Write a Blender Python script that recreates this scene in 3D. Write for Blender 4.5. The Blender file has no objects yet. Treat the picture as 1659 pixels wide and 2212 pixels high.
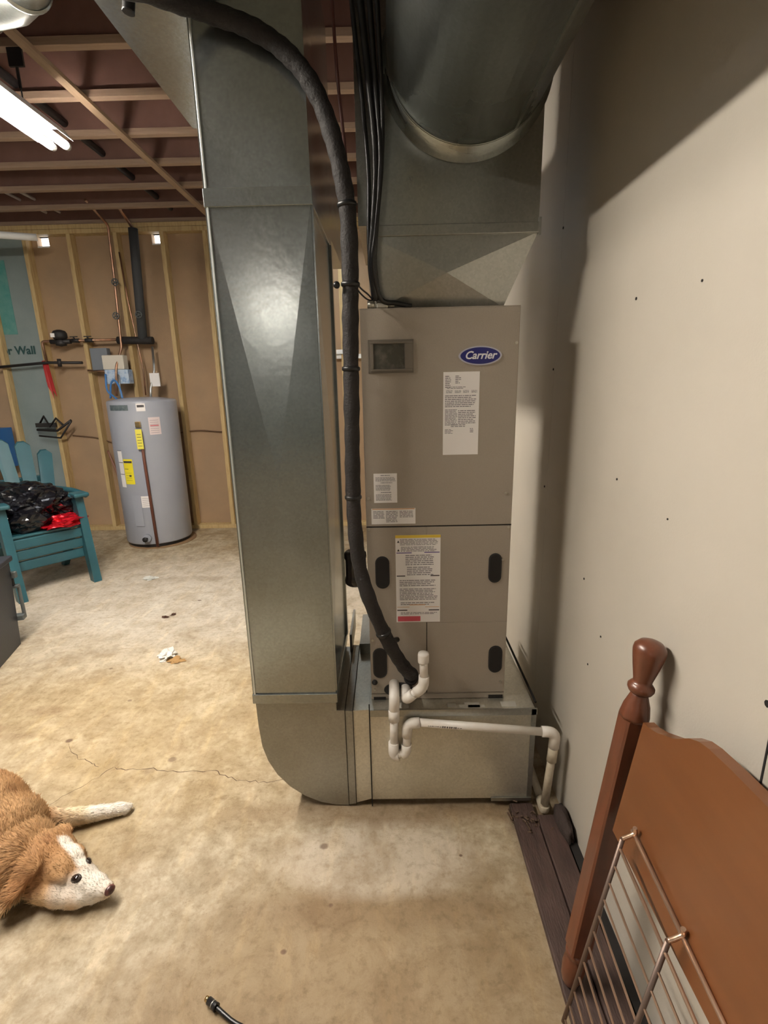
import bpy, bmesh, math, random
from mathutils import Vector, Matrix, noise
random.seed(7)
S = bpy.context.scene
C = S.collection
V = Vector
PI = math.pi

# ------------------------------------------------------------------ camera
F_PX = 1085.0
cd = bpy.data.cameras.new('camera'); cam = bpy.data.objects.new('camera', cd); C.objects.link(cam)
cd.sensor_fit = 'HORIZONTAL'; cd.sensor_width = 36.0; cd.lens = F_PX/1659*36.0; cd.clip_start = 0.02
EYE_Z = 1.435
dn = V(((920-829.5)/F_PX, (5298-1106)/F_PX, 1)).normalized()
fw = V(((838-829.5)/F_PX, (825-1106)/F_PX, 1)); fw = (fw-dn*fw.dot(dn)).normalized()
rt = dn.cross(fw)
Rm = Matrix((rt, fw, -dn))                       # rows: world axes in image space (x right, y down, z forward)
cr, cu, cb = Rm @ V((1, 0, 0)), Rm @ V((0, -1, 0)), Rm @ V((0, 0, -1))
cam.matrix_world = Matrix(((cr.x, cu.x, cb.x, 0), (cr.y, cu.y, cb.y, 0), (cr.z, cu.z, cb.z, EYE_Z), (0, 0, 0, 1)))
S.camera = cam

# ------------------------------------------------------------------ world and exposure
S.view_settings.view_transform = 'Standard'; S.view_settings.look = 'None'
S.view_settings.gamma = 1.0; S.view_settings.use_curve_mapping = False
S.view_settings.exposure = 0.70
w = bpy.data.worlds.new('world'); S.world = w; w.use_nodes = True
w.node_tree.nodes['Background'].inputs[0].default_value = (0.75, 0.85, 1.0, 1)
w.node_tree.nodes['Background'].inputs[1].default_value = 0.35

# tube lamp strengths (W/m2 of emitting surface) and colours
LAMP_MAIN = (1.0, 0.915, 0.80); POW_MAIN = 125
LAMP_NEAR = (1.0, 0.90, 0.78); POW_NEAR = 75
LAMP_BACK = (0.80, 0.92, 1.0); POW_BACK = 7
LAMP_LEFT = (0.95, 0.95, 1.0); POW_LEFT = 13

# ------------------------------------------------------------------ mesh helpers
class MB:
    def __init__(s): s.v = []; s.f = []; s.sm = []
    def add(s, vs, fs, smooth=False):
        o = len(s.v); s.v += [V(p) for p in vs]
        for f in fs: s.f.append([i+o for i in f]); s.sm.append(smooth)
        return s
    def xf(s, M, i0=0):
        for i in range(i0, len(s.v)): s.v[i] = M @ s.v[i]
        return s
    def box(s, a, b, bev=0.0):
        x0, y0, z0 = (min(a[i], b[i]) for i in range(3)); x1, y1, z1 = (max(a[i], b[i]) for i in range(3))
        if bev <= 0:
            s.add([(x0,y0,z0),(x1,y0,z0),(x1,y1,z0),(x0,y1,z0),(x0,y0,z1),(x1,y0,z1),(x1,y1,z1),(x0,y1,z1)],
                  [(0,3,2,1),(4,5,6,7),(0,1,5,4),(1,2,6,5),(2,3,7,6),(3,0,4,7)])
        else:
            bm = bmesh.new(); bmesh.ops.create_cube(bm, size=1.0)
            for v in bm.verts: v.co = V(((x0+x1)/2+v.co.x*(x1-x0), (y0+y1)/2+v.co.y*(y1-y0), (z0+z1)/2+v.co.z*(z1-z0)))
            bmesh.ops.bevel(bm, geom=bm.edges[:], offset=min(bev, .49*min(x1-x0, y1-y0, z1-z0)), segments=2, affect='EDGES', profile=.5)
            bm.verts.index_update()
            s.add([v.co.copy() for v in bm.verts], [[v.index for v in f.verts] for f in bm.faces]); bm.free()
        return s
    def tube(s, pts, r, n=12, cap=True, closed=False):
        pts = [V(p) for p in pts]; N = len(pts)
        rs = r if isinstance(r, (list, tuple)) else [r]*N
        t0 = (pts[1]-pts[0]).normalized(); up = V((0, 0, 1)) if abs(t0.z) < .9 else V((1, 0, 0))
        nrm = t0.cross(up).normalized(); vs = []; fs = []; prev = t0
        for i, p in enumerate(pts):
            if closed: t = (pts[(i+1) % N]-pts[i-1]).normalized()
            elif i == 0: t = t0
            elif i == N-1: t = (pts[i]-pts[i-1]).normalized()
            else: t = ((pts[i+1]-pts[i]).normalized()+(pts[i]-pts[i-1]).normalized()).normalized()
            q = prev.rotation_difference(t); nrm = (q @ nrm); nrm = (nrm-t*nrm.dot(t)).normalized(); prev = t
            b = t.cross(nrm)
            for k in range(n):
                a = 2*PI*k/n; vs.append(p+(nrm*math.cos(a)+b*math.sin(a))*rs[i])
        M = N if closed else N-1
        for i in range(M):
            j = (i+1) % N
            for k in range(n):
                k2 = (k+1) % n; fs.append((i*n+k, i*n+k2, j*n+k2, j*n+k))
        s.add(vs, fs, True)
        if cap and not closed:
            s.add(vs[:n], [list(range(n))[::-1]]); s.add(vs[-n:], [list(range(n))])
        return s
    def rod(s, a, b, r, n=12): return s.tube([a, b], r, n)
    def lathe(s, prof, n=24, M=None):                # prof: [(r, z)] bottom to top
        vs = []; fs = []
        for r, z in prof:
            for k in range(n):
                a = 2*PI*k/n; vs.append(V((r*math.cos(a), r*math.sin(a), z)))
        if M is not None: vs = [M @ v for v in vs]
        for i in range(len(prof)-1):
            for k in range(n):
                k2 = (k+1) % n; fs.append((i*n+k, i*n+k2, (i+1)*n+k2, (i+1)*n+k))
        s.add(vs, fs, True)
        if prof[0][0] > 1e-5: s.add(vs[:n], [list(range(n))[::-1]])
        if prof[-1][0] > 1e-5: s.add(vs[-n:], [list(range(n))])
        return s
    def prism(s, poly, ex, org=(0, 0, 0), ax=(1, 0, 0), ay=(0, 0, 1)):   # polygon (u, v) swept along vector ex
        o, ax, ay, ex = V(org), V(ax), V(ay), V(ex)
        a = [o+ax*u+ay*v for u, v in poly]; b = [p+ex for p in a]; n = len(a)
        fl = [list(range(n)), list(range(2*n-1, n-1, -1))]
        fl += [(i, i+n, (i+1) % n+n, (i+1) % n) for i in range(n)]
        return s.add(a+b, fl)
    def build(s, name, m, parent=None, base=None, doubles=True):
        off = parent.matrix_world.translation.copy() if parent else V((0, 0, 0))
        if parent and parent.type != 'EMPTY' and parent.get('_off'): off = V(parent['_off'])
        if base is not None: off = V(base)
        me = bpy.data.meshes.new(name); me.from_pydata([tuple(v-off) for v in s.v], [], s.f)
        me.polygons.foreach_set('use_smooth', s.sm)
        bm = bmesh.new(); bm.from_mesh(me)
        if doubles: bmesh.ops.remove_doubles(bm, verts=bm.verts, dist=1e-6)
        bmesh.ops.recalc_face_normals(bm, faces=bm.faces); bm.to_mesh(me); bm.free()
        o = bpy.data.objects.new(name, me); C.objects.link(o)
        if m: me.materials.append(m)
        if parent:
            o.parent = parent
            wo = ABS[parent.name] if parent.name in ABS else V((0, 0, 0))
            if base is not None: o.location = off-wo
            else:
                # re-base vertices on the parent's world origin
                for v in me.vertices: v.co = v.co+off-wo
                off = wo
        else: o.location = off
        ABS[o.name] = off
        return o
ABS = {}
def tag(o, label=None, cat=None, group=None, kind=None):
    if label: o['label'] = label
    if cat: o['category'] = cat
    if group: o['group'] = group
    if kind: o['kind'] = kind
    return o
def thing(name, loc, label, cat, group=None):
    o = bpy.data.objects.new(name, None); C.objects.link(o); o.location = loc; o.empty_display_size = .1
    ABS[o.name] = V(loc); bpy.context.view_layer.update()
    return tag(o, label, cat, group)
def dup(root, loc, label=None, group=None):
    r = root.copy(); C.objects.link(r); r.location = loc
    if label: r['label'] = label
    if group: r['group'] = group
    for ch in list(root.children):
        c = ch.copy(); C.objects.link(c); c.parent = r
        for g in ch.children:
            d = g.copy(); C.objects.link(d); d.parent = c
    return r
def struct(name, mb, m, parent=None):
    o = mb.build(name, m, parent)
    if parent is None: o['kind'] = 'structure'
    return o
def catmull(pts, k=8):
    P = [V(p) for p in pts]; P = [P[0]*2-P[1]]+P+[P[-1]*2-P[-2]]; out = []
    for i in range(1, len(P)-2):
        a, b, c, d = P[i-1:i+3]
        for j in range(k):
            t = j/k; out.append(.5*((2*b)+(c-a)*t+(2*a-5*b+4*c-d)*t*t+(3*b-a-3*c+d)*t**3))
    out.append(P[-2]); return out
def arc_corner(a, c, b, r, n=6):                      # rounded corner between segments a-c and c-b
    a, c, b = V(a), V(c), V(b); u = (a-c).normalized(); v = (b-c).normalized()
    p0, p2 = c+u*r, c+v*r
    return [p0*(1-t)**2+c*2*t*(1-t)+p2*t*t for t in [i/n for i in range(n+1)]]

# ------------------------------------------------------------------ materials
def mat(name, col, rough=.6, metal=0., col2=None, scale=8., bump=0., bscale=60., rvar=0., emit=None, estr=0., coat=0., stretch=None, trans=0., spec=None, detail=6., fac=None):
    m = bpy.data.materials.new(name); m.use_nodes = True; nt = m.node_tree; N = nt.nodes; L = nt.links
    b = N['Principled BSDF']; b.inputs['Base Color'].default_value = (*col, 1); b.inputs['Roughness'].default_value = rough
    b.inputs['Metallic'].default_value = metal
    if spec is not None: b.inputs['Specular IOR Level'].default_value = spec
    if coat: b.inputs['Coat Weight'].default_value = coat; b.inputs['Coat Roughness'].default_value = .15
    if trans: b.inputs['Transmission Weight'].default_value = trans
    tc = N.new('ShaderNodeTexCoord'); src = tc.outputs['Object']
    if stretch:
        mp = N.new('ShaderNodeMapping'); mp.inputs['Scale'].default_value = stretch; L.new(src, mp.inputs['Vector']); src = mp.outputs['Vector']
    if col2:
        n = N.new('ShaderNodeTexNoise'); n.inputs['Scale'].default_value = scale; n.inputs['Detail'].default_value = detail; n.inputs['Roughness'].default_value = .6
        L.new(src, n.inputs['Vector'])
        r = N.new('ShaderNodeValToRGB'); lo, hi = fac or (.35, .65)
        r.color_ramp.elements[0].position = lo; r.color_ramp.elements[1].position = hi
        r.color_ramp.elements[0].color = (*col, 1); r.color_ramp.elements[1].color = (*col2, 1)
        L.new(n.outputs['Fac'], r.inputs['Fac']); L.new(r.outputs['Color'], b.inputs['Base Color'])
        if rvar:
            mr = N.new('ShaderNodeMapRange'); mr.inputs['To Min'].default_value = rough-rvar; mr.inputs['To Max'].default_value = rough+rvar
            L.new(n.outputs['Fac'], mr.inputs['Value']); L.new(mr.outputs['Result'], b.inputs['Roughness'])
    if bump:
        n2 = N.new('ShaderNodeTexNoise'); n2.inputs['Scale'].default_value = bscale; n2.inputs['Detail'].default_value = 4
        L.new(src, n2.inputs['Vector'])
        bp = N.new('ShaderNodeBump'); bp.inputs['Strength'].default_value = bump; bp.inputs['Distance'].default_value = .01
        L.new(n2.outputs['Fac'], bp.inputs['Height']); L.new(bp.outputs['Normal'], b.inputs['Normal'])
    if emit: b.inputs['Emission Color'].default_value = (*emit, 1); b.inputs['Emission Strength'].default_value = estr
    return m

def galv(name, base=(.42, .455, .465), rough=.195, grime=0.0, bump=.06, wave=0.0):
    """galvanised sheet steel: fine spangle, faint oil-canning, optional dull oxidised patches"""
    m = bpy.data.materials.new(name); m.use_nodes = True; nt = m.node_tree; N = nt.nodes; L = nt.links
    b = N['Principled BSDF']; b.inputs['Metallic'].default_value = .92
    tc = N.new('ShaderNodeTexCoord')
    v = N.new('ShaderNodeTexVoronoi'); v.inputs['Scale'].default_value = 160; L.new(tc.outputs['Object'], v.inputs['Vector'])
    n = N.new('ShaderNodeTexNoise'); n.inputs['Scale'].default_value = 3.2; n.inputs['Detail'].default_value = 4; n.inputs['Roughness'].default_value = .55
    L.new(tc.outputs['Object'], n.inputs['Vector'])
    r = N.new('ShaderNodeValToRGB'); r.color_ramp.elements[0].position = .2; r.color_ramp.elements[1].position = .8
    d = tuple(c*(1-.30*grime) for c in base)
    r.color_ramp.elements[0].color = (d[0]*1.0, d[1]*.98, d[2]*.92, 1); r.color_ramp.elements[1].color = (*[min(1, c*1.12) for c in base], 1)
    L.new(n.outputs['Fac'], r.inputs['Fac'])
    mx = N.new('ShaderNodeMix'); mx.data_type = 'RGBA'; mx.blend_type = 'MULTIPLY'; mx.inputs['Factor'].default_value = .16
    bw = N.new('ShaderNodeRGBToBW'); L.new(v.outputs['Color'], bw.inputs['Color'])
    L.new(r.outputs['Color'], mx.inputs['A']); L.new(bw.outputs['Val'], mx.inputs['B']); L.new(mx.outputs['Result'], b.inputs['Base Color'])
    mr = N.new('ShaderNodeMapRange'); mr.inputs['To Min'].default_value = rough-.07; mr.inputs['To Max'].default_value = rough+.10+.1*grime
    L.new(n.outputs['Fac'], mr.inputs['Value']); L.new(mr.outputs['Result'], b.inputs['Roughness'])
    n3 = N.new('ShaderNodeTexNoise'); n3.inputs['Scale'].default_value = 3.0; n3.inputs['Detail'].default_value = 0
    L.new(tc.outputs['Object'], n3.inputs['Vector'])
    b1 = N.new('ShaderNodeBump'); b1.inputs['Strength'].default_value = .12+wave; b1.inputs['Distance'].default_value = .02; L.new(n3.outputs['Fac'], b1.inputs['Height'])
    n4 = N.new('ShaderNodeTexNoise'); n4.inputs['Scale'].default_value = 55; n4.inputs['Detail'].default_value = 2; L.new(tc.outputs['Object'], n4.inputs['Vector'])
    b2 = N.new('ShaderNodeBump'); b2.inputs['Strength'].default_value = bump; b2.inputs['Distance'].default_value = .004
    L.new(n4.outputs['Fac'], b2.inputs['Height']); L.new(b1.outputs['Normal'], b2.inputs['Normal']); L.new(b2.outputs['Normal'], b.inputs['Normal'])
    return m

G_DUCT = galv('galvanised_duct'); G_OLD = galv('galvanised_weathered', (.42, .42, .39), .36, 1.0)
G_BOX = galv('galvanised_box', (.80, .78, .70), .42, 1.0)
G_ROUND = galv('galvanised_round', (.40, .43, .42), .26, .4, .04, .2)
G_PLEN = galv('galvanised_plenum', (.44, .45, .43), .28, .3)
M_AHU = mat('taupe_enamel', (.340, .296, .245), .50, .0, (.357, .31, .258), 240, bump=.10, bscale=420)
M_AHU_D = mat('taupe_plastic', (.165, .142, .112), .40)
M_BLACK = mat('black_rubber', (.012, .011, .012), .62, bump=.15, bscale=120)
M_FOAM = mat('black_foam_insulation', (.012, .010, .010), .70, bump=.35, bscale=160, col2=(.020, .016, .016), scale=30)
M_CABLE = mat('black_cable_jacket', (.010, .010, .011), .35)
M_PVC = mat('white_pvc', (.80, .76, .71), .32, col2=(.72, .66, .58), scale=14, fac=(.4, .75))
M_PVC_OLD = mat('dusty_pvc', (.62, .55, .43), .45, col2=(.42, .34, .24), scale=26, fac=(.4, .8))
M_PRINT = mat('dark_print', (.05, .045, .05), .6)
M_GREYPRINT = mat('grey_print', (.26, .25, .27), .7)
M_LABEL = mat('white_label', (.86, .83, .82), .5)
M_YELLOW = mat('yellow_print', (.80, .58, .07), .5); M_PURPLE = mat('purple_print', (.12, .09, .30), .5)
M_RED = mat('red_print', (.62, .09, .12), .5); M_ORANGE = mat('orange_print', (.70, .40, .22), .5)
M_BLUE = mat('badge_blue', (.012, .014, .16), .25); M_BADGE = mat('badge_silver', (.50, .50, .60), .3, .4)
M_SCREW = mat('zinc_screw', (.5, .48, .42), .35, .9)
M_WALL = mat('painted_panel', (.49, .450, .385), .55, col2=(.525, .482, .415), scale=2.5, bump=.05, bscale=220)
M_DARK = mat('dark_gap', (.01, .008, .007), .8)
M_JOIST = mat('joist_wood', (.27, .185, .13), .7, col2=(.35, .245, .175), scale=10, stretch=(.4, 6, 6))
M_SUBFLOOR = mat('subfloor_wood', (.15, .078, .058), .75, col2=(.19, .10, .075), scale=4)
M_STRAP = mat('strapping_wood', (.31, .215, .14), .7, col2=(.38, .27, .18), scale=10, stretch=(6, .5, 6))
M_PINE = mat('pine_stud', (.55, .41, .20), .65, col2=(.41, .27, .12), scale=9, stretch=(5, 5, .7), fac=(.45, .7))
M_BOARD = mat('tan_sheathing', (.40, .27, .16), .8, col2=(.34, .235, .145), scale=3, bump=.1, bscale=90)
M_WHITE = mat('white_paint', (.75, .76, .76), .5); M_GREYP = mat('grey_plastic', (.16, .18, .21), .5)
M_TANK = mat('tank_enamel', (.33, .35, .41), .30, col2=(.36, .38, .43), scale=3, bump=.04, bscale=14)
M_COPPER = mat('copper_pipe', (.55, .30, .19), .38, .9, (.30, .20, .14), 14)
M_STEEL = mat('steel_braid', (.55, .55, .53), .35, .9); M_IRON = mat('black_iron', (.035, .032, .032), .5, .5)
M_TEAL = mat('teal_plastic', (.014, .072, .094), .40, col2=(.019, .086, .108), scale=6, bump=.05, bscale=60)
M_BAG = mat('black_bag', (.004, .004, .006), .20)
M_FOIL = mat('red_foil', (.62, .012, .025), .22, .55)
M_BIN = mat('charcoal_plastic', (.020, .023, .031), .42, bump=.08, bscale=150)
M_LATCH = mat('latch_grey', (.09, .10, .10), .4)
M_CHERRY = mat('stained_maple', (.165, .058, .018), .36, col2=(.135, .046, .014), scale=3, stretch=(1, .6, 5), coat=.25, fac=(.35, .75))
M_POST = mat('stained_post', (.15, .046, .020), .36, col2=(.11, .034, .015), scale=8, stretch=(6, 6, .6), coat=.3)
M_WIRE = mat('coppery_wire', (.72, .50, .36), .30, .85)
M_WIRE_D = mat('worn_wire', (.20, .145, .12), .45, .7)
M_BRASS = mat('brass_tip', (.75, .55, .28), .25, 1.0)
M_SILL = mat('dark_brown_board', (.075, .043, .035), .6, col2=(.045, .026, .021), scale=11, bump=.25, bscale=60, stretch=(4, .8, 4))
M_TUBE = {}
def lamp_mat(name, col, power):
    m = bpy.data.materials.new(name); m.use_nodes = True; b = m.node_tree.nodes['Principled BSDF']
    b.inputs['Base Color'].default_value = (.8, .8, .8, 1); b.inputs['Emission Color'].default_value = (*col, 1); b.inputs['Emission Strength'].default_value = power
    return m

def concrete():
    m = bpy.data.materials.new('concrete_floor'); m.use_nodes = True; nt = m.node_tree; N = nt.nodes; L = nt.links
    b = N['Principled BSDF']; b.inputs['Roughness'].default_value = .62; b.inputs['Specular IOR Level'].default_value = .35
    tc = N.new('ShaderNodeTexCoord'); O = tc.outputs['Object']
    def noi(sc, det=8, ro=.6, dist=0.):
        n = N.new('ShaderNodeTexNoise'); n.inputs['Scale'].default_value = sc; n.inputs['Detail'].default_value = det
        n.inputs['Roughness'].default_value = ro; n.inputs['Distortion'].default_value = dist; L.new(O, n.inputs['Vector']); return n
    def ramp(src, a, ca, bb, cb_):
        r = N.new('ShaderNodeValToRGB'); r.color_ramp.elements[0].position = a; r.color_ramp.elements[1].position = bb
        r.color_ramp.elements[0].color = (*ca, 1); r.color_ramp.elements[1].color = (*cb_, 1); L.new(src, r.inputs['Fac']); return r.outputs['Color']
    def mix(a, bb, f, mode='MIX'):
        x = N.new('ShaderNodeMix'); x.data_type = 'RGBA'; x.blend_type = mode
        for sock, val in (('Factor', f), ('A', a), ('B', bb)):
            if isinstance(val, (int, float)): x.inputs[sock].default_value = val
            elif isinstance(val, tuple): x.inputs[sock].default_value = (*val, 1)
            else: L.new(val, x.inputs[sock])
        return x.outputs['Result']
    base = ramp(noi(1.1, 9, .62, .4).outputs['Fac'], .36, (.36, .275, .165), .60, (.58, .51, .395))
    fine = ramp(noi(16, 10, .72).outputs['Fac'], .36, (.60, .57, .50), .60, (1, 1, 1))
    col = mix(base, fine, .85, 'MULTIPLY')
    # large tan and brown tide marks in front of the air handler
    big = N.new('ShaderNodeMapping'); big.inputs['Location'].default_value = (.05, .42, 0); L.new(O, big.inputs['Vector'])
    sep = N.new('ShaderNodeSeparateXYZ'); L.new(O, sep.inputs['Vector'])
    def math_(op, a, bb=None):
        x = N.new('ShaderNodeMath'); x.operation = op
        for i, val in enumerate((a, bb)):
            if val is None: continue
            if isinstance(val, (int, float)): x.inputs[i].default_value = val
            else: L.new(val, x.inputs[i])
        return x.outputs[0]
    def blob(cx, cy, rx, ry, soft=.35, wob=.22, sc=4.):
        n = noi(sc, 10, .72, .3)
        dx = math_('DIVIDE', math_('SUBTRACT', sep.outputs['X'], cx), rx); dy = math_('DIVIDE', math_('SUBTRACT', sep.outputs['Y'], cy), ry)
        d = math_('SQRT', math_('ADD', math_('MULTIPLY', dx, dx), math_('MULTIPLY', dy, dy)))
        d = math_('ADD', d, math_('MULTIPLY', math_('SUBTRACT', n.outputs['Fac'], .5), wob*6))
        mr = N.new('ShaderNodeMapRange'); mr.inputs['From Min'].default_value = 1+soft/2; mr.inputs['From Max'].default_value = 1-soft/2
        L.new(d, mr.inputs['Value']); return mr.outputs['Result']
    col = mix(col, (.285, .205, .115), math_('MULTIPLY', blob(-.05, .80, .62, .42, .5, .14), .85))       # brown damp zone by the camera
    col = mix(col, (.24, .165, .09), math_('MULTIPLY', blob(-.06, 1.085, .36, .05, .7, .16, 6), .7))       # tide line
    col = mix(col, (.54, .47, .38), math_('MULTIPLY', blob(-.05, 1.25, .30, .13, .35, .10), .6))         # clean patch
    col = mix(col, (.46, .335, .16), math_('MULTIPLY', blob(-1.0, 1.95, .75, .55, .8, .1, 2), .35))      # yellowish cast stain
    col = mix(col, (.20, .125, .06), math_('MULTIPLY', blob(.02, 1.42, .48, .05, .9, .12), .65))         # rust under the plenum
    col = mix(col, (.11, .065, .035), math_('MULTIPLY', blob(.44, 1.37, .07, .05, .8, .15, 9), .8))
    col = mix(col, (.60, .56, .49), math_('MULTIPLY', blob(-1.5, 3.3, 1.5, .75, .9, .12, 1.5), .65))
    for (x, y, rx, ry, f) in ((-1.6, 2.0, .09, .035, .5), (-1.78, 1.88, .12, .03, .4), (-1.62, 1.83, .10, .02, .4), (-1.40, 2.95, .10, .02, .25), (-1.16, 2.42, .05, .03, .6), (-1.5, 3.6, .3, .05, .25)):
        col = mix(col, (.24, .16, .09), math_('MULTIPLY', blob(x, y, rx, ry, .7, .16, 12), f))
    for (x, y, r_, f) in ((-1.453, 2.945, .022, .9), (-1.425, 2.975, .018, .9), (-1.37, 1.797, .014, .8), (-.885, 1.68, .016, .6), (-.232, 1.287, .013, .7), (-1.33, 3.2, .013, .8), (-.95, 1.62, .02, .3), (-.30, .98, .008, .8), (-.19, 1.1, .006, .6), (.2, 1.25, .005, .8), (-1.25, 2.62, .012, .4), (-1.49, 2.35, .01, .6), (-1.25, 2.07, .01, .6), (-1.2, 1.45, .008, .6)):
        col = mix(col, (.10, .05, .03), math_('MULTIPLY', blob(x, y, r_, r_*.8, .6, .14, 30), f))
    v = N.new('ShaderNodeTexVoronoi'); v.inputs['Scale'].default_value = 70; L.new(O, v.inputs['Vector'])
    col = mix(col, (.22, .16, .10), math_('MULTIPLY', math_('LESS_THAN', v.outputs['Distance'], .10), math_('MULTIPLY', math_('GREATER_THAN', noi(3, 3).outputs['Fac'], .55), .5)))
    col = mix(col, ramp(noi(6.5, 12, .74, .5).outputs['Fac'], .40, (.70, .64, .56), .56, (1, 1, 1)), .75, 'MULTIPLY')
    col = mix(col, ramp(noi(38, 8, .7).outputs['Fac'], .36, (.74, .70, .64), .50, (1, 1, 1)), .8, 'MULTIPLY')
    stk = N.new('ShaderNodeMapping'); stk.inputs['Scale'].default_value = (9, 2.2, 1); stk.inputs['Rotation'].default_value = (0, 0, .35); L.new(O, stk.inputs['Vector'])
    sn = N.new('ShaderNodeTexNoise'); sn.inputs['Scale'].default_value = 1.6; sn.inputs['Detail'].default_value = 10; sn.inputs['Roughness'].default_value = .7; L.new(stk.outputs['Vector'], sn.inputs['Vector'])
    col = mix(col, ramp(sn.outputs['Fac'], .52, (1, 1, 1), .66, (1.22, 1.2, 1.14)), .8, 'MULTIPLY')
    L.new(col, b.inputs['Base Color'])
    bp = N.new('ShaderNodeBump'); bp.inputs['Strength'].default_value = .35; bp.inputs['Distance'].default_value = .006
    L.new(noi(28, 10, .7).outputs['Fac'], bp.inputs['Height']); L.new(bp.outputs['Normal'], b.inputs['Normal'])
    mr = N.new('ShaderNodeMapRange'); mr.inputs['To Min'].default_value = .48; mr.inputs['To Max'].default_value = .78
    L.new(noi(5).outputs['Fac'], mr.inputs['Value']); L.new(mr.outputs['Result'], b.inputs['Roughness'])
    return m
M_FLOOR = concrete()

# ------------------------------------------------------------------ room shell
XL, XR, YF, YB, ZJ, ZS = -4.4, .57, -7.0, 5.09, 2.87, 3.10
struct('floor', MB().box((XL, YF, -.12), (XR+.5, YB, 0)), M_FLOOR)
struct('ceiling', MB().box((XL-.1, YF-.1, ZS), (XR+.12, YB+.1, ZS+.06)), M_SUBFLOOR)
struct('wall_left', MB().box((XL-.1, YF, 0), (XL, YB, ZS)), mat('block_wall', (.20, .22, .23), .8, col2=(.25, .26, .26), scale=3))
struct('wall_near', MB().box((XL-.1, YF-.1, 0), (XR+.12, YF, ZS)), mat('near_wall_paint', (.25, .29, .30), .8))
# far wall with two small openings to daylight high up
wf = MB(); ho = [(-3.215, -3.105, 2.715, 2.80), (-2.15, -2.075, 2.715, 2.80)]
xs = [XL-.1]+[e for h_ in ho for e in h_[:2]]+[XR+.1]
wf.box((XL-.1, YB, 0), (XR+.1, YB+.1, 2.715)); wf.box((XL-.1, YB, 2.80), (XR+.1, YB+.1, ZS))
for i in range(0, len(xs), 2): wf.box((xs[i], YB, 2.715), (xs[i+1], YB+.1, 2.80))
struct('wall_far', wf, M_BOARD)
M_DAY = lamp_mat('daylight_pane', (.95, .97, 1.0), 3.0)
for i, (a, b_, c, d) in enumerate(ho):
    o = struct('window_%d' % (i+1), MB().box((a, YB+.07, c), (b_, YB+.08, d)), M_DAY)
    fr = MB(); fr.box((a, YB-.004, c-.012), (b_, YB+.07, c)); fr.box((a, YB-.004, d), (b_, YB+.07, d+.012)); fr.build('window_frame', M_WHITE, o)
# right wall: painted panels with a joint and small nail holes
wr = MB().box((XR, YF, 0), (XR+.1, 1.79, ZS)); wr.box((XR+.0005, 1.793, 0), (XR+.1, YB, ZS)); wr.box((XR+.004, 1.78, 0), (XR+.09, 1.80, ZS))
wr.box((XR, .6655, 0), (XR+.001, .668, .0))
wall_r = struct('wall_right', wr, M_WALL)
nh = MB()
for (y, z, r_) in ((1.235, 1.607, .0035), (1.244, 1.187, .003), (1.394, .859, .0035), (1.25, .748, .0028), (1.316, .623, .003), (1.787, 1.90, .004), (1.80, 1.465, .004), (.985, 1.60, .0025), (1.0, 1.15, .0022), (.672, .948, .006), (1.82, 1.05, .004)):
    nh.rod((XR-.0015, y, z), (XR+.003, y, z), r_, 8)
nh.build('nail_hole', M_DARK, wall_r)
MB().box((XR-.0012, .655, .02), (XR+.002, .6585, .95)).build('panel_seam', M_DARK, wall_r)
struct('shaded_gap_strip', MB().box((XR-.026, -.9, 0), (XR, 1.36, .018)), M_DARK)  # black strip stands in for the shaded gap between wall and floor boards

# joists
M_WEB = mat('joist_web', (.150, .076, .058), .8, col2=(.19, .10, .078), scale=3)
jw = MB().box((XL, -.006, ZJ+.03), (XR, .006, ZS)).build('ceiling_joist', M_WEB, base=(0, 0, ZJ)); jw['kind'] = 'structure'
jf = MB().box((XL, -.022, ZJ), (XR, .022, ZJ+.034), .002).build('joist_flange', M_JOIST, base=(0, 0, ZJ)); jf.parent = jw; jf.location = (0, 0, 0)
ys = [2.61+.404*k for k in range(-22, 7)]
for k, y in enumerate(ys):
    o = jw if k == 0 else jw.copy()
    if k:
        C.objects.link(o); f2 = jf.copy(); C.objects.link(f2); f2.parent = o
    o.location = (0, y, ZJ)
st = MB().box((-1.545, YF, ZJ-.019), (-1.50, YB-.1, ZJ)); tag(st.build('strapping_board', M_STRAP), 'light wooden strapping board nailed across the underside of the joists', 'board')
tag(MB().rod((-1.87, YF, 2.945), (-1.87, 4.9, 2.945), .022).build('gas_pipe', M_IRON), 'black iron pipe running through the ceiling joist bays', 'pipe')
for k, x in enumerate((-3.0, -2.88)):
    tag(MB().rod((x, YF, 2.95), (x, 4.95, 2.95), .011).build('water_line', M_PVC),
        ('white plastic water line in the ceiling bays, nearer the left wall' if k == 0 else 'white plastic water line in the ceiling bays, nearer the heater'), 'pipe')

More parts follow.
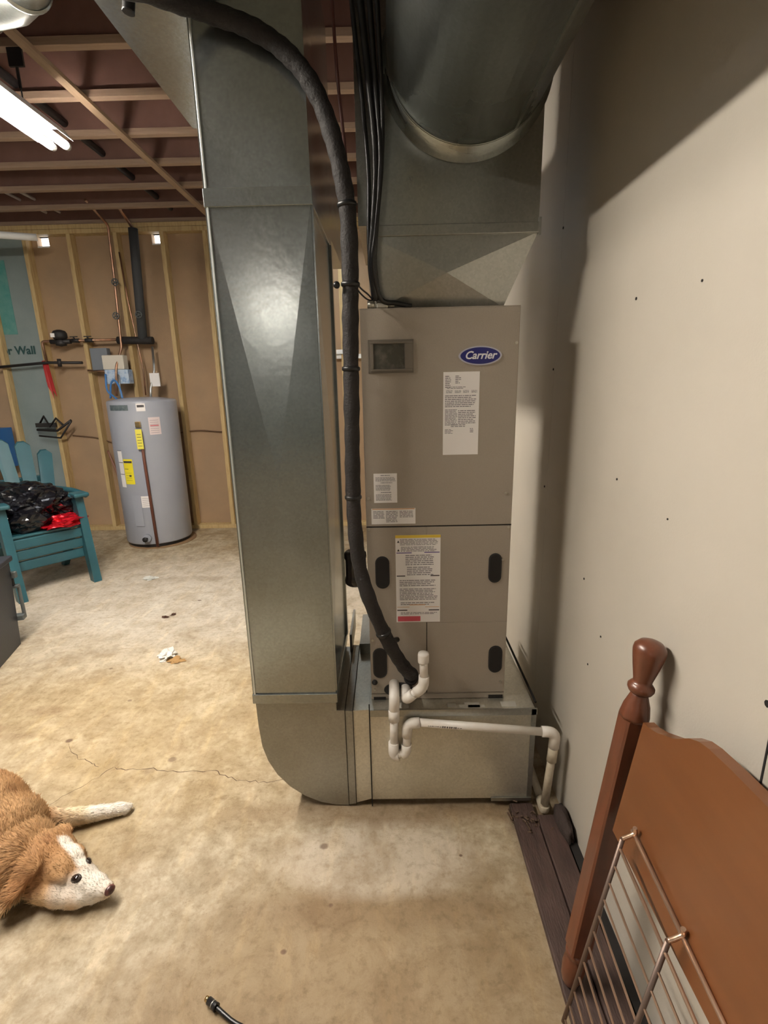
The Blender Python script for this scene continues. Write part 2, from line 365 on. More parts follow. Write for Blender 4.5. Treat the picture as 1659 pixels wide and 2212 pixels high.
# studs and plates of the far wall
sx = [-4.10, -3.69, -3.28, -2.87, -2.445, -2.02, -1.632, -1.22, -.81, -.42, -.05, .40]
plate = MB(); plate.box((XL, 5.0, ZJ-.078), (XR, YB, ZJ-.04), .002); plate.box((XL, 5.0, ZJ-.038), (XR, YB, ZJ-.002), .002)
tag(plate.build('top_plate', M_PINE), 'doubled pine top plate along the top of the far stud wall', 'plate')
tag(MB().box((XL, 5.0, 0), (XR, YB, .038), .002).build('bottom_plate', M_PINE), 'pine bottom plate on the floor under the far studs', 'plate')
s0 = MB().box((-.019, 0, 0), (.019, .089, ZJ-.078-.038), .002).build('wall_stud', M_PINE, base=(0, 0, 0))
names = ['leftmost pine stud in the far wall, out by the corner', 'pine stud left of the blue printed insulation sheet, above the teal chair', 'pine stud wrapped with red tape beside the water meter',
         'pine stud between the red valve pipe and the grey tank controller', 'pine stud directly behind the water heater pipes', 'pine stud right of the insulated vertical pipe',
         'pine stud beside the tall metal duct, right of the heater', 'pine stud hidden behind the tall metal duct', 'pine stud behind the tall metal duct near its right side',
         'pine stud seen through the gap left of the black hose', 'pale pine stud seen through the gap right of the black hose', 'pine stud at the right corner behind the air handler']
for k, x in enumerate(sx):
    o = s0 if k == 0 else s0.copy()
    if k: C.objects.link(o)
    o.location = (x, 5.0, .038); tag(o, names[k], 'stud', 'studs of the far wall')
tag(MB().box((-.79, 5.01, 1.66), (-.44, YB-.002, 1.70)).box((-.40, 5.01, 1.66), (-.07, YB-.002, 1.70)).build('wall_blocking', M_WHITE), 'pale horizontal blocking between studs seen past the black hose', 'board')
tag(MB().box((-.60, 4.97, 1.70), (-.40, 4.999, 1.74), .003).build('ledge_strip', M_WHITE), 'small white ledge on the far wall seen beside the black hose', 'ledge')
# insulation sheet with teal print
M_SHEET = mat('blue_grey_sheet', (.20, .25, .25), .6, col2=(.26, .31, .31), scale=2)
ins = MB().box((-3.668, 5.06, .04), (-3.302, 5.088, 2.79)).build('insulation_sheet', M_SHEET)
tag(ins, 'blue grey insulation sheet with teal print beside the red taped stud', 'insulation')
tl = MB().box((-3.668, 5.057, 1.95), (-3.535, 5.060, 2.60)).build('teal_print', mat('teal_ink', (.06, .26, .24), .6, col2=(.14, .32, .30), scale=9), ins)
def text(body, size, loc, rot, m, parent, name='lettering', ext=.0008, shear=0., off=0., align='CENTER', spacing=1.):
    cu_ = bpy.data.curves.new(name, 'FONT'); cu_.body = body; cu_.size = size; cu_.extrude = ext; cu_.shear = shear; cu_.offset = off
    cu_.align_x = align; cu_.align_y = 'CENTER'; cu_.space_character = spacing; cu_.resolution_u = 3
    o = bpy.data.objects.new(name, cu_); C.objects.link(o); dg = bpy.context.evaluated_depsgraph_get()
    me = bpy.data.meshes.new_from_object(o.evaluated_get(dg)); bpy.data.objects.remove(o); me.name = name
    o = bpy.data.objects.new(name, me); C.objects.link(o); me.materials.clear(); me.materials.append(m)
    M = Matrix.Translation(V(loc)) @ rot.to_4x4(); wo = ABS[parent.name] if parent else V((0, 0, 0))
    me.transform(Matrix.Translation(-wo) @ M)
    if parent: o.parent = parent
    return o
RX = Matrix.Rotation(PI/2, 3, 'X')
text('for Wall', .105, (-3.57, 5.055, 1.80), RX, mat('dark_teal_ink', (.02, .07, .07), .6), ins, off=.0025)

# ------------------------------------------------------------------ fluorescent fixtures
def fixture(loc, y0_, y1_, m, label, wires=True, group=None):
    x, z = loc; L_ = y1_-y0_
    t = thing('fluorescent_light', (x, y0_, z), label, 'light', group)
    h = MB(); h.prism([(-.088, -.012), (-.085, -.012), (-.035, .042), (.035, .042), (.085, -.012), (.088, -.012), (.040, .045), (-.040, .045)], (0, L_-.045, 0), (x, y0_, z+.015))
    h.build('housing', M_WHITE, t)
    for s_ in (-1, 1):
        MB().rod((x+s_*.036, y0_+.03, z-.005), (x+s_*.036, y1_-.03, z-.005), .019, 16).build('tube', m, t)
        MB().rod((x+s_*.036, y1_-.03, z-.005), (x+s_*.036, y1_-.008, z-.005), .0175, 16).build('end_cap', M_STEEL, t)
    if wires:
        for yy in (min(ys, key=lambda q: abs(q-y0_-.25)), min(ys, key=lambda q: abs(q-y1_+.25))):
            MB().rod((x, yy, z+.055), (x, yy, ZJ+.002), .003, 6).build('hanger_wire', M_IRON, t)
    return t
fixture((-1.60, 2.60), .42, 2.86, lamp_mat('tube_main', LAMP_MAIN, POW_MAIN), 'lit two tube fluorescent shop light hanging under the joists at the left')
fixture((-1.62, 2.58), -5.7, -4.4, lamp_mat('tube_near', LAMP_NEAR, POW_NEAR), 'lit warm fluorescent shop light nearer the viewer, out of view')
fixture((-.52, 2.62), 3.95, 4.95, lamp_mat('tube_back', LAMP_BACK, POW_BACK), 'lit cool fluorescent shop light at the back of the room, behind the tall metal duct')
fixture((-3.7, 2.62), 1.9, 3.1, lamp_mat('tube_left', LAMP_LEFT, POW_LEFT), 'lit fluorescent shop light toward the left wall, out of view')
tag(MB().tube(catmull([(-3.86, 4.1, 2.62), (-3.35, 4.35, 2.645), (-2.90, 4.60, 2.66)], 6), .028, 12).build('unlit_lamp_tube', M_WHITE), 'pale unlit tube hanging below the joists at the far left', 'tube')

# ------------------------------------------------------------------ supply trunk and return drop duct
Yd = 1.445; DX0, DX1 = -.458, -.190
def facet(mb, c, apex):                              # cross-broken panel: four triangles meeting at an apex
    mb.add(list(c)+[apex], [(0, 1, 4), (1, 2, 4), (2, 3, 4), (3, 0, 4)])
def panelbox(mb, x0, x1, y0_, y1_, z0, z1, crown=.006):
    yc = y0_-crown; cx, cz, cyy = (x0+x1)/2, (z0+z1)/2, (y0_+y1_)/2
    facet(mb, [(x0,y0_,z0),(x1,y0_,z0),(x1,y0_,z1),(x0,y0_,z1)], (cx, yc, cz))
    facet(mb, [(x1,y0_,z0),(x1,y1_,z0),(x1,y1_,z1),(x1,y0_,z1)], (x1+crown, cyy, cz))
    facet(mb, [(x0,y1_,z0),(x0,y0_,z0),(x0,y0_,z1),(x0,y1_,z1)], (x0-crown, cyy, cz))
    mb.add([(x0,y1_,z0),(x1,y1_,z0),(x1,y1_,z1),(x0,y1_,z1)], [(0,3,2,1)])
    mb.add([(x0,y0_,z0),(x1,y0_,z0),(x1,y1_,z0),(x0,y1_,z0)], [(0,3,2,1)])
    mb.add([(x0,y0_,z1),(x1,y0_,z1),(x1,y1_,z1),(x0,y1_,z1)], [(0,1,2,3)])
trunk = thing('supply_trunk_duct', (-.43, 1.2, 2.32), 'wide grey sheet metal trunk duct overhead, running along the ceiling above the tall duct', 'duct')
MB().box((-.672, -4.0, 2.315), (DX1, 2.05, 2.60)).build('duct_body', G_DUCT, trunk)  # unseen near length extended to shade the right wall from the near lamp
MB().box((-.676, -.2, 2.309), (DX1+.004, -.16, 2.604)).build('slip_joint', G_DUCT, trunk)

drop = thing('return_duct', ((DX0+DX1)/2, 1.65, 0), 'tall shiny galvanized rectangular duct dropping from the ceiling to the floor', 'duct')
b = MB(); panelbox(b, DX0, DX1, Yd, 1.86, .445, 1.885, .007); b.build('middle_section', G_DUCT, drop)
b = MB(); panelbox(b, DX0-.002, DX1+.002, Yd, 2.38, 1.915, 2.3145, .003); b.build('upper_section', G_DUCT, drop)
b = MB(); b.box((DX0-.006, Yd-.006, 1.878), (DX1+.006, 1.865, 1.922), .002); b.build('drive_cleat', G_DUCT, drop)
b = MB(); b.box((DX0-.006, Yd-.006, .418), (DX1+.006, 1.865, .452), .002); b.build('drive_cleat', G_DUCT, drop)
b = MB(); b.box((DX0-.004, Yd-.002, .45), (DX0-.001, Yd+.012, 1.88)); b.box((DX1-.001, Yd+.004, .45), (DX1+.005, Yd+.018, 1.88)); b.box((DX1-.001, 1.84, .45), (DX1+.009, 1.865, 1.88)); b.box((DX0-.004, Yd-.002, 1.92), (DX0-.001, Yd+.012, 2.31)); b.build('corner_seam', G_DUCT, drop)
for (za, zb) in ((.452, 1.878), (1.922, 2.314)):
    b = MB(); b.prism([(DX0-.004, Yd+.008), (DX0-.004, Yd+.002), (DX0+.001, Yd-.004), (DX0+.005, Yd-.004), (DX0+.005, Yd+.008)], (0, 0, zb-za), (0, 0, za), (1, 0, 0), (0, 1, 0)); b.build('corner_seam', mat('lit_edge_seam', (.8, .82, .82), .3, .7), drop)  # brighter than the duct: light grazing this edge is put into the colour
# elbow: rounded heel, square throat into the collar
pts = [(DX0+.002, .42), (DX0+.004, .33), (-.448, .25), (-.432, .19), (-.405, .135), (-.365, .085), (-.315, .045), (-.26, .018), (-.21, .006), (-.165, .004), (-.165, .385), (DX1, .385), (DX1, .42)]
b = MB(); b.prism(pts, (0, .415, 0), (0, Yd, 0)); b.build('elbow', G_OLD, drop)
b = MB(); b.prism([(-.165, .008), (-.136, .012), (-.136, .383), (-.165, .385)], (0, .43, 0), (0, Yd-.002, 0)); b.build('slip_joint', G_OLD, drop)
b = MB(); b.prism([(-.1635, .006), (-.1615, .006), (-.1615, .387), (-.1635, .387)], (0, .43, 0), (0, Yd-.0045, 0)); b.prism([(-.1375, .01), (-.1355, .01), (-.1355, .387), (-.1375, .387)], (0, .44, 0), (0, Yd-.0045, 0)); b.build('joint_line', M_DARK, drop)
b = MB(); b.prism([(-.136, .014), (-.082, .03), (-.082, .386), (-.136, .383)], (0, .60, 0), (0, Yd, 0)); b.build('collar', G_BOX, drop)
b = MB(); b.box((-.172, 1.82, .38), (-.163, 2.05, .46)); b.box((-.131, 1.80, .38), (-.085, 2.06, .43)); b.build('flange', G_OLD, drop)

# return box under the air handler
box = thing('return_box', (.19, 1.75, 0), 'low galvanized plenum box the air handler stands on, with tape smudges', 'plenum')
bx0, bx1, by0, by1, bz0, bz1 = -.0815, .465, 1.442, 2.07, .030, .385
b = MB(); facet(b, [(bx0,by0,bz0),(bx1,by0,bz0),(bx1,by0,bz1-.02),(bx0,by0,bz1-.02)], ((bx0+bx1)/2, by0-.003, .2))
b.add([(bx0,by0,bz1-.02),(bx1,by0,bz1-.02),(bx1,by0,bz1),(bx0,by0,bz1)], [(0,1,2,3)])
b.add([(bx1,by0,bz0),(bx1,by1,bz0),(bx1,by1,bz1),(bx1,by0,bz1)], [(0,1,2,3)]); b.add([(bx0,by0,bz0),(bx0,by1,bz0),(bx0,by1,bz1),(bx0,by0,bz1)], [(3,2,1,0)])
b.add([(bx0,by1,bz0),(bx1,by1,bz0),(bx1,by1,bz1),(bx0,by1,bz1)], [(3,2,1,0)]); b.add([(bx0,by0,bz1),(bx1,by0,bz1),(bx1,by1,bz1),(bx0,by1,bz1)], [(0,1,2,3)])
b.add([(bx0,by0,bz0),(bx1,by0,bz0),(bx1,by1,bz0),(bx0,by1,bz0)], [(3,2,1,0)]); b.build('box_body', G_BOX, box)
b = MB(); b.box((bx0+.002, by0-.004, bz1-.022), (bx1+.006, by0, bz1+.003)); b.box((bx1-.012, by0-.004, bz0), (bx1+.004, by0, bz1)); b.box((.33, by0-.008, bz0-.006), (bx1+.002, by0-.001, bz0+.006)); b.build('edge_flange', G_PLEN, box)
b = MB(); b.box((bx0-.0015, by0-.005, .005), (bx0+.002, by0-.001, .41)); b.build('joint_line', M_DARK, box)
b = MB()
for x in (-.03, .12, .40):
    b.box((x, 1.50, 0), (x+.05, 2.02, bz0))
b.build('support_block', M_SILL, box)
M_SEAL = mat('sealant', (.42, .40, .35), .7); rr = random.Random(5)
for k in range(6):
    x = rr.uniform(.0, .38); MB().box((x, 1.452, bz1), (x+rr.uniform(.02, .06), 1.452+rr.uniform(.01, .03), bz1+.0008)).build('sealant_smudge', M_SEAL, box)
tag(MB().box((.468, 1.46, .392), (.474, 2.05, .398)).build('edge_trim', M_DARK, None), 'thin dark rail along the right rim of the plenum box', 'rail')

# ------------------------------------------------------------------ air handler
AX0, AX1, AY, AZ0, AZ1 = -.0755, .3745, 1.5, .401, 1.635
ah = thing('air_handler', (.15, 1.78, .386), 'tall taupe metal air handler cabinet standing on the galvanized plenum box', 'air handler')
b = MB(); b.box((AX0, AY+.004, .386), (AX1, 1.955, AZ1)); b.build('cabinet', M_AHU, ah)
pu = MB().box((AX0+.001, AY, 1.0005), (AX1-.001, AY+.012, AZ1-.003), .0015).build('upper_door', M_AHU, ah)
# lower door with a centre split beneath the warning label
pl = MB().box((AX0+.001, AY, .410), (.1115, AY+.012, .9965), .0015).build('lower_door', M_AHU, ah)
pr_ = MB().box((.1135, AY, .410), (AX1-.001, AY+.012, .67), .0015).box((.1115, AY, .67), (AX1-.001, AY+.012, .9965), .0015).build('lower_door', M_AHU, ah)
MB().box((.1113, AY+.0003, .410), (.1137, AY+.012, .672)).build('door_gap', M_DARK, ah)
MB().box((AX0, AY+.002, .9962), (AX1, AY+.011, 1.0008)).build('door_gap', M_DARK, ah)
b = MB(); b.box((AX0, AY+.001, .387), (AX1, AY+.012, .405)); b.build('bottom_rail', M_AHU, ah)
for q4 in ((-.068, .381, -.027, .395), (.322, .386, .370, .398)): MB().box((q4[0], AY-.001, q4[1]), (q4[2], AY+.002, q4[3])).build('vent_slot', M_DARK, ah)
def pill(cx, cz, w_, h_, y, n=10):
    r = w_/2; out = []
    for k in range(n+1): a = PI*k/n; out.append((cx+r*math.cos(a), cz+h_/2-r+r*math.sin(a)))
    for k in range(n+1): a = PI+PI*k/n; out.append((cx+r*math.cos(a), cz-h_/2+r+r*math.sin(a)))
    return out
for (x, z, w_, h_, par) in ((-.0285, .848, .040, .104, pl), (.3285, .857, .036, .094, pr_), (.3405, .534, .040, .094, pr_), (-.0435, .525, .042, .106, pl)):
    ring = MB(); o_ = pill(x, z, w_+.005, h_+.005, 0); i_ = pill(x, z, w_-.004, h_-.004, 0); n_ = len(o_)
    ring.add([(u, AY-.0025, v) for u, v in o_]+[(u, AY-.0035, v) for u, v in i_], [(k, (k+1) % n_, n_+(k+1) % n_, n_+k) for k in range(n_)])
    ring.add([(u, AY-.0025, v) for u, v in o_]+[(u, AY, v) for u, v in o_], [(k, n_+k, n_+(k+1) % n_, (k+1) % n_) for k in range(n_)])
    hd = ring.build('handle_recess', M_BLACK, par)
    cup = MB(); cup.add([(u, AY-.0035, v) for u, v in i_], [list(range(n_))]); cup.build('recess_cup', M_DARK, hd)
# sight window
b = MB(); W = [(-.0555, 1.459, .0745, 1.551, .003), (-.0485, 1.466, .068, 1.544, .006)]
b.box((W[0][0], AY-.003, W[0][1]), (W[0][2], AY, W[0][3]), .0025)
fo = MB()
x0, z0, x1, z1 = -.0435, 1.470, .0625, 1.5405
for (a, c) in (((x0-.006, AY-.009, z0-.006), (x1+.010, AY-.002, z0+.001)), ((x0-.006, AY-.009, z1-.001), (x1+.010, AY-.002, z1+.006)), ((x0-.006, AY-.009, z0), (x0+.004, AY-.002, z1)), ((x1-.014, AY-.009, z0), (x1+.010, AY-.002, z1))):
    fo.box(a, c, .002)
swf = b.build('sight_window', M_AHU_D, pu); fo.build('window_bezel', M_AHU_D, swf)
g = MB().box((x0, AY-.0045, z0), (x1-.012, AY-.0032, z1)); g.build('window_pane', mat('smoked_pane', (.075, .070, .055), .15, col2=(.18, .16, .13), scale=28, fac=(.5, .8)), swf)
# badge
def ellipse(cx, cz, a, b_, y, n=48, p=1.0):
    out = []
    for k in range(n):
        t = 2*PI*k/n; c, s = math.cos(t), math.sin(t)
        out.append(V((cx+a*c, y, cz+b_*math.copysign(abs(s)**p, s))))
    return out
def plate_(poly, t=.001):
    m_ = MB(); n = len(poly); bk = [p+V((0, t, 0)) for p in poly]
    m_.add(list(poly)+bk, [list(range(n))]+[(i, n+i, n+(i+1) % n, (i+1) % n) for i in range(n)]); return m_
bd = plate_(ellipse(.264, 1.502, .0615, .0265, AY-.0035, p=1.08), .0035).build('badge', M_BADGE, pu); tag(bd, 'oval blue badge reading Carrier')
plate_(ellipse(.264, 1.502, .0565, .0228, AY-.0042, p=1.08), .001).build('badge_field', M_BLUE, bd)
text('Carrier', .0300, (.2635, AY-.0047, 1.5025), RX, mat('badge_white', (.80, .80, .86), .4), bd, 'badge_lettering', .0003, .30, .0006, spacing=.98)
# printed labels
def label(par, c4, rows, seed, name='label', t=.0006, m=M_LABEL, rcol=M_GREYPRINT):
    """c4: corner x0,z0,x1,z1 on the cabinet face; rows: list of (u0,u1,v0,v1,count,fill)"""
    x0, z0, x1, z1 = c4; r = random.Random(seed)
    o = MB().box((x0, AY-t, z0), (x1, AY, z1)).build(name, m, par)
    ink = MB(); wd, hh = x1-x0, z1-z0; y = AY-t-.0002
    for (u0, u1, v0, v1, n, fill) in rows:
        for k in range(n):
            v = v0+(v1-v0)*(k+.5)/n; th = (v1-v0)/n*.5; u = u0; end = u0+(u1-u0)*(r.uniform(fill, 1))
            while u < end:
                l = r.uniform(.03, .12); e = min(u+l, end)
                a, b_ = x0+wd*u, x0+wd*e; zt = z1-hh*v
                ink.add([(a, y, zt-th*hh/2), (b_, y, zt-th*hh/2), (b_, y, zt+th*hh/2), (a, y, zt+th*hh/2)], [(0, 1, 2, 3)])
                u = e+r.uniform(.006, .02)
    if rows: ink.build('small_print', rcol, o)
    return o
def inkbar(par, c4, u0, u1, v0, v1, m, name='printed_bar'):
    x0, z0, x1, z1 = c4; wd, hh = x1-x0, z1-z0; y = AY-.0009
    a, b_, zt, zb = x0+wd*u0, x0+wd*u1, z1-hh*v0, z1-hh*v1
    return MB().add([(a, y, zb), (b_, y, zb), (b_, y, zt), (a, y, zt)], [(0, 1, 2, 3)]).build(name, m, par)
L1 = (.160, 1.220, .2645, 1.459)
o = label(pu, L1, [(.05, .22, .04, .19, 7, .7), (.33, .5, .04, .14, 5, .5), (.1, .75, .17, .20, 2, .6), (.08, .26, .215, .25, 3, .9), (.32, .5, .215, .25, 3, .9), (.55, .72, .215, .25, 3, .9), (.78, .95, .215, .25, 3, .9),
                   (.05, .93, .27, .42, 7, .75), (.05, .40, .44, .64, 12, .9), (.42, .93, .45, .62, 8, .8), (.22, .65, .62, .66, 2, .8), (.05, .3, .68, .74, 4, .6), (.76, .88, .67, .73, 3, .6)], 1)
tag(o, 'tall white data label')
L2 = (-.049, 1.076, .022, 1.167)
o = label(pu, L2, [(.3, .7, .04, .09, 1, 1), (.08, .95, .12, .27, 4, .9), (.3, .8, .29, .34, 1, 1), (.08, .75, .38, .58, 6, .9), (.3, .8, .62, .67, 1, .9), (.08, .78, .7, .93, 6, .9)], 2)
L3 = (-.0585, 1.008, .0775, 1.058)
o = label(pu, L3, [(.04, .30, .15, .65, 6, .9), (.33, .60, .15, .90, 8, .9), (.64, .97, .15, .60, 5, .9)], 3); inkbar(o, L3, .02, .98, .01, .07, M_ORANGE)
L4 = (.014, .674, .1555, .971)
o = label(pl, L4, [(.10, .95, .04, .115, 5, .9), (.12, .92, .125, .185, 4, .9), (.22, .88, .215, .34, 6, .85), (.25, .85, .35, .455, 5, .85), (.08, .90, .50, .58, 4, .85), (.08, .95, .60, .74, 8, .85), (.1, .9, .76, .80, 2, .8), (.1, .95, .88, .91, 2, .8)], 4)
tag(o, 'white warning label with yellow header and red footer')
for (u0, u1, v0, v1, m_) in ((0, 1, 0, .032, M_YELLOW), (.02, .36, .192, .202, M_PURPLE), (.64, .98, .188, .198, M_PURPLE), (.02, .21, .452, .464, M_PRINT), (.78, .98, .452, .464, M_PRINT), (.02, .30, .818, .824, M_ORANGE), (.66, .98, .818, .824, M_ORANGE), (.02, .25, .852, .864, M_PRINT), (.74, .98, .852, .864, M_PRINT), (.03, .55, .93, .99, M_RED), (.30, .66, .79, .80, M_ORANGE)):
    inkbar(o, L4, u0, u1, v0, v1, m_)
for v in (.07, .165):
    cx_, cz_ = L4[0]+.009, L4[3]-(L4[3]-L4[1])*v; MB().add([(cx_-.004, AY-.0009, cz_-.004), (cx_+.004, AY-.0009, cz_-.004), (cx_, AY-.0009, cz_+.004)], [(0, 1, 2)]).build('warning_symbol', M_PRINT, o)
for (x, z) in ((.366, 1.535), (-.066, 1.09), (.353, 1.10), (.352, .885), (-.066, .610), (.356, .51), (.36, .45), (-.064, .425), (.366, .992), (-.068, .992)):
    MB().rod((x, AY-.003, z), (x, AY+.002, z), .0042, 8).build('screw', M_SCREW, ah)
b = MB(); b.lathe([(0.0, 0), (.028, .0), (.028, .004), (.018, .006), (.018, .004), (0, .004)], 24, Matrix.Translation((.060, AY-.0005, .475)) @ Matrix.Rotation(PI/2, 4, 'X') @ Matrix.Diagonal((.9, 1.25, 1, 1))); b.build('line_grommet', M_BLACK, ah)
b = plate_(ellipse(.018, .425, .050, .026, AY-.004), .004); b.build('drain_cutout', M_BLACK, ah)
b = MB(); b.lathe([(0, 0), (.008, 0), (.010, .006), (.004, .014), (0, .015)], 12, Matrix.Translation((-.063, AY, .455)) @ Matrix.Rotation(PI/2, 4, 'X')); b.build('plug', M_BLACK, ah)
# disconnect on the left side
b = MB()
b.lathe([(0, 0), (.030, 0), (.036, .006), (.037, .018), (.033, .03), (.033, .085), (.037, .095), (.036, .108), (.030, .114), (0, .114)], 24, Matrix.Translation((-.117, 1.545, .792)))
tag(b.build('filter_canister', mat('glossy_black', (.012, .009, .009), .16, coat=.5)), 'glossy black canister on the left side of the air handler behind the hose', 'canister')
# cable fitting on top
t = thing('cable_connector', (.005, 1.53, AZ1), 'silver cable clamp fitting on the top left corner of the air handler', 'connector')
b = MB(); b.rod((-.054, 1.52, AZ1+.011), (-.034, 1.52, AZ1+.011), .0105, 12); b.rod((-.033, 1.52, AZ1+.010), (-.027, 1.52, AZ1+.010), .009); b.build('locknut', M_SCREW, t)
b = MB(); b.box((-.029, 1.508, AZ1), (.004, 1.532, AZ1+.018), .004); b.build('clamp_body', M_SCREW, t)
b = MB(); b.rod((.004, 1.52, AZ1+.010), (.022, 1.52, AZ1+.010), .010, 12); b.build('locknut', M_SCREW, t)

# ------------------------------------------------------------------ plenum on top
pn = thing('supply_plenum', (.17, 1.78, AZ1), 'galvanized plenum above the air handler with a creased flaring transition', 'plenum')
tz0, tz1 = AZ1+.001, 1.818
ti = [(-.028, 1.545), (.334, 1.545), (.334, 1.93), (-.028, 1.93)]; to = [(-.045, 1.503), (.412, 1.503), (.412, 1.97), (-.045, 1.97)]
b = MB()
for k in range(4):
    a, c = ti[k], ti[(k+1) % 4]; d, e = to[k], to[(k+1) % 4]
    q_ = [V((*a, tz0)), V((*c, tz0)), V((*e, tz1)), V((*d, tz1))]; mid = sum(q_, V())/4; nn = (q_[1]-q_[0]).cross(q_[3]-q_[0]).normalized()
    facet(b, q_, mid+nn*.018)
b.build('transition', G_PLEN, pn)
b = MB(); b.box((-.049, 1.495, 1.815), (.416, 1.975, 1.842), .002); b.box((.411, 1.493, 1.808), (.4175, 1.50, 1.852)); b.build('slip_joint', G_PLEN, pn)
b = MB(); b.box((-.072, 1.50, 1.842), (.412, 1.97, 2.86)); b.build('duct_body', G_PLEN, pn)
rd = thing('round_duct', (.213, 1.0, 2.2), 'large round galvanized duct coming off the plenum toward the viewer overhead', 'duct')
b = MB(); b.rod((.213, 1.43, 2.20), (.213, -4.0, 2.20), .203, 64); b.build('pipe', G_ROUND, rd)  # lengthened out of view to keep the near lamp off the upper wall
b = MB(); b.tube([(.213, 1.499, 2.20), (.213, 1.494, 2.20), (.213, 1.490, 2.20), (.213, 1.42, 2.20)], [.218, .218, .2075, .2065], 64); b.build('collar', G_ROUND, rd)
for yy in (1.425, .80, .05): MB().tube([(.213, yy+.004, 2.2), (.213, yy, 2.2), (.213, yy-.004, 2.2)], [.2045, .2075, .2045], 64, cap=False).build('bead', G_ROUND, rd)
b = MB(); b.box((-.002+.213, .1, 2.2-.206), (.010+.213, 1.42, 2.2-.2025)); 
for v in b.v:
    a = .55; dx, dz = v.x-.213, v.z-2.2; v.x = .213+dx*math.cos(a)-dz*math.sin(a); v.z = 2.2+dx*math.sin(a)+dz*math.cos(a)
b.build('lock_seam', G_ROUND, rd)
# round duct in the top left corner
BZ = 2.757
pth = [(-3.9, 2.12, BZ), (-1.38, 2.12, BZ)]+[(-1.38+.26*math.sin(a), 2.12-.26*(1-math.cos(a)), BZ) for a in (PI/8*k for k in range(1, 5))]+[(-1.12, -1.5, BZ)]
rd2 = thing('round_branch_duct', (-1.6, 2.1, BZ), 'round galvanized branch duct with an elbow in the upper left under the joists', 'duct')
b = MB(); b.tube(pth, .090, 40); b.build('pipe', G_ROUND, rd2)
for k in (1, 3, 5):
    b = MB(); p = V(pth[k]); d = (V(pth[k+1])-V(pth[k-1])).normalized(); b.tube([p-d*.012, p-d*.004, p+d*.004, p+d*.012], [.0905, .096, .096, .0905], 40, cap=False); b.build('elbow_bead', G_ROUND, rd2)
b = MB(); b.box((-1.625, 2.592, 2.80), (-1.56, 2.602, 2.872)); b.box((-1.60, 2.595, 2.72), (-1.588, 2.60, 2.81)); tag(b.build('hanger_strap', M_IRON), 'dark metal hanger strap on the joist above the shop light', 'strap')

# ------------------------------------------------------------------ insulated line set (hose)
hp = [(-1.15, .95, 2.62), (-.92, 1.05, 2.42), (-.76, 1.16, 2.285), (-.62, 1.25, 2.245), (-.508, 1.31, 2.254), (-.440, 1.375, 2.266), (-.387, 1.41, 2.267), (-.325, 1.41, 2.247), (-.265, 1.41, 2.218), (-.217, 1.41, 2.182), (-.179, 1.41, 2.139), (-.147, 1.41, 2.082), (-.121, 1.41, 2.005), (-.103, 1.412, 1.924), (-.093, 1.415, 1.840), (-.093, 1.42, 1.70), (-.097, 1.425, 1.60), (-.101, 1.43, 1.45), (-.104, 1.43, 1.30), (-.107, 1.43, 1.15), (-.106, 1.43, 1.02), (-.094, 1.425, .89), (-.065, 1.42, .78), (-.022, 1.43, .66), (.020, 1.45, .565), (.050, 1.475, .505), (.062, 1.503, .478)]
t = thing('line_set', (-.1, 1.43, .9), 'black foam insulated refrigerant line arching down in front of the ducts into the air handler', 'hose')
cp = catmull(hp, 7); rs = [.0218*(1+.045*math.sin(i*1.7)+.03*math.sin(i*.63)) for i in range(len(cp))]
MB().tube(cp, rs, 20).build('foam_sleeve', M_FOAM, t)
for (x, y, z) in ((-.108, 1.42, 1.865), (-.104, 1.425, 1.683), (-.104, 1.425, 1.472), (-.107, 1.425, 1.115), (-.028, 1.425, .672)):
    i = min(range(len(cp)), key=lambda k: (cp[k]-V((x, y, z))).length); d = (cp[min(i+1, len(cp)-1)]-cp[i-1]).normalized()
    MB().tube([cp[i]-d*.006, cp[i]-d*.003, cp[i]+d*.003, cp[i]+d*.006], [.0225, .0250, .0250, .0225], 20).build('cable_tie', M_CABLE, t)
MB().lathe([(0, 0), (.008, 0), (.009, .012), (.005, .016), (0, .016)], 12, Matrix.Translation((-.128, 1.41, 1.68)) @ Matrix.Rotation(PI/2, 4, 'X')).build('tie_end', M_CABLE, t)
MB().rod((-.018, 1.425, .642), (.016, 1.470, .628), .0085, 12).build('tie_end', M_CABLE, t)
MB0 = MB().tube(catmull([(-.564, 1.38, 2.314), (-.567, 1.38, 2.285), (-.572, 1.38, 2.256)], 6), .0135, 12); tag(MB0.build('cable_stub', M_CABLE), 'short black stub hanging from the overhead trunk duct beside the arching hose', 'pipe')

# black cables in front of the plenum
cab = [([(-.070, 1.30, 2.75), (-.052, 1.38, 2.35), (-.034, 1.44, 2.15), (-.020, 1.455, 1.98), (-.030, 1.46, 1.84), (-.040, 1.47, 1.74), (-.030, 1.50, 1.655)], .009, 'thickest black cable hanging left of the round duct'),
       ([(-.045, 1.28, 2.75), (-.030, 1.36, 2.35), (-.016, 1.44, 2.12), (-.008, 1.45, 1.98), (-.022, 1.46, 1.84), (-.030, 1.475, 1.74), (-.016, 1.50, 1.66), (.03, 1.51, 1.648), (.07, 1.515, 1.640)], .007, 'black cable that curls across the top of the air handler'),
       ([(-.085, 1.33, 2.75), (-.072, 1.40, 2.35), (-.050, 1.46, 2.10), (-.040, 1.47, 1.95), (-.044, 1.48, 1.80), (-.036, 1.50, 1.66)], .006, 'thin black cable nearest the ceiling gap'),
       ([(-.028, 1.27, 2.75), (-.012, 1.35, 2.33), (-.002, 1.44, 2.10), (-.006, 1.45, 1.97), (-.024, 1.455, 1.82), (-.035, 1.46, 1.74), (-.022, 1.50, 1.66)], .006, 'rightmost black cable beside the round duct')]
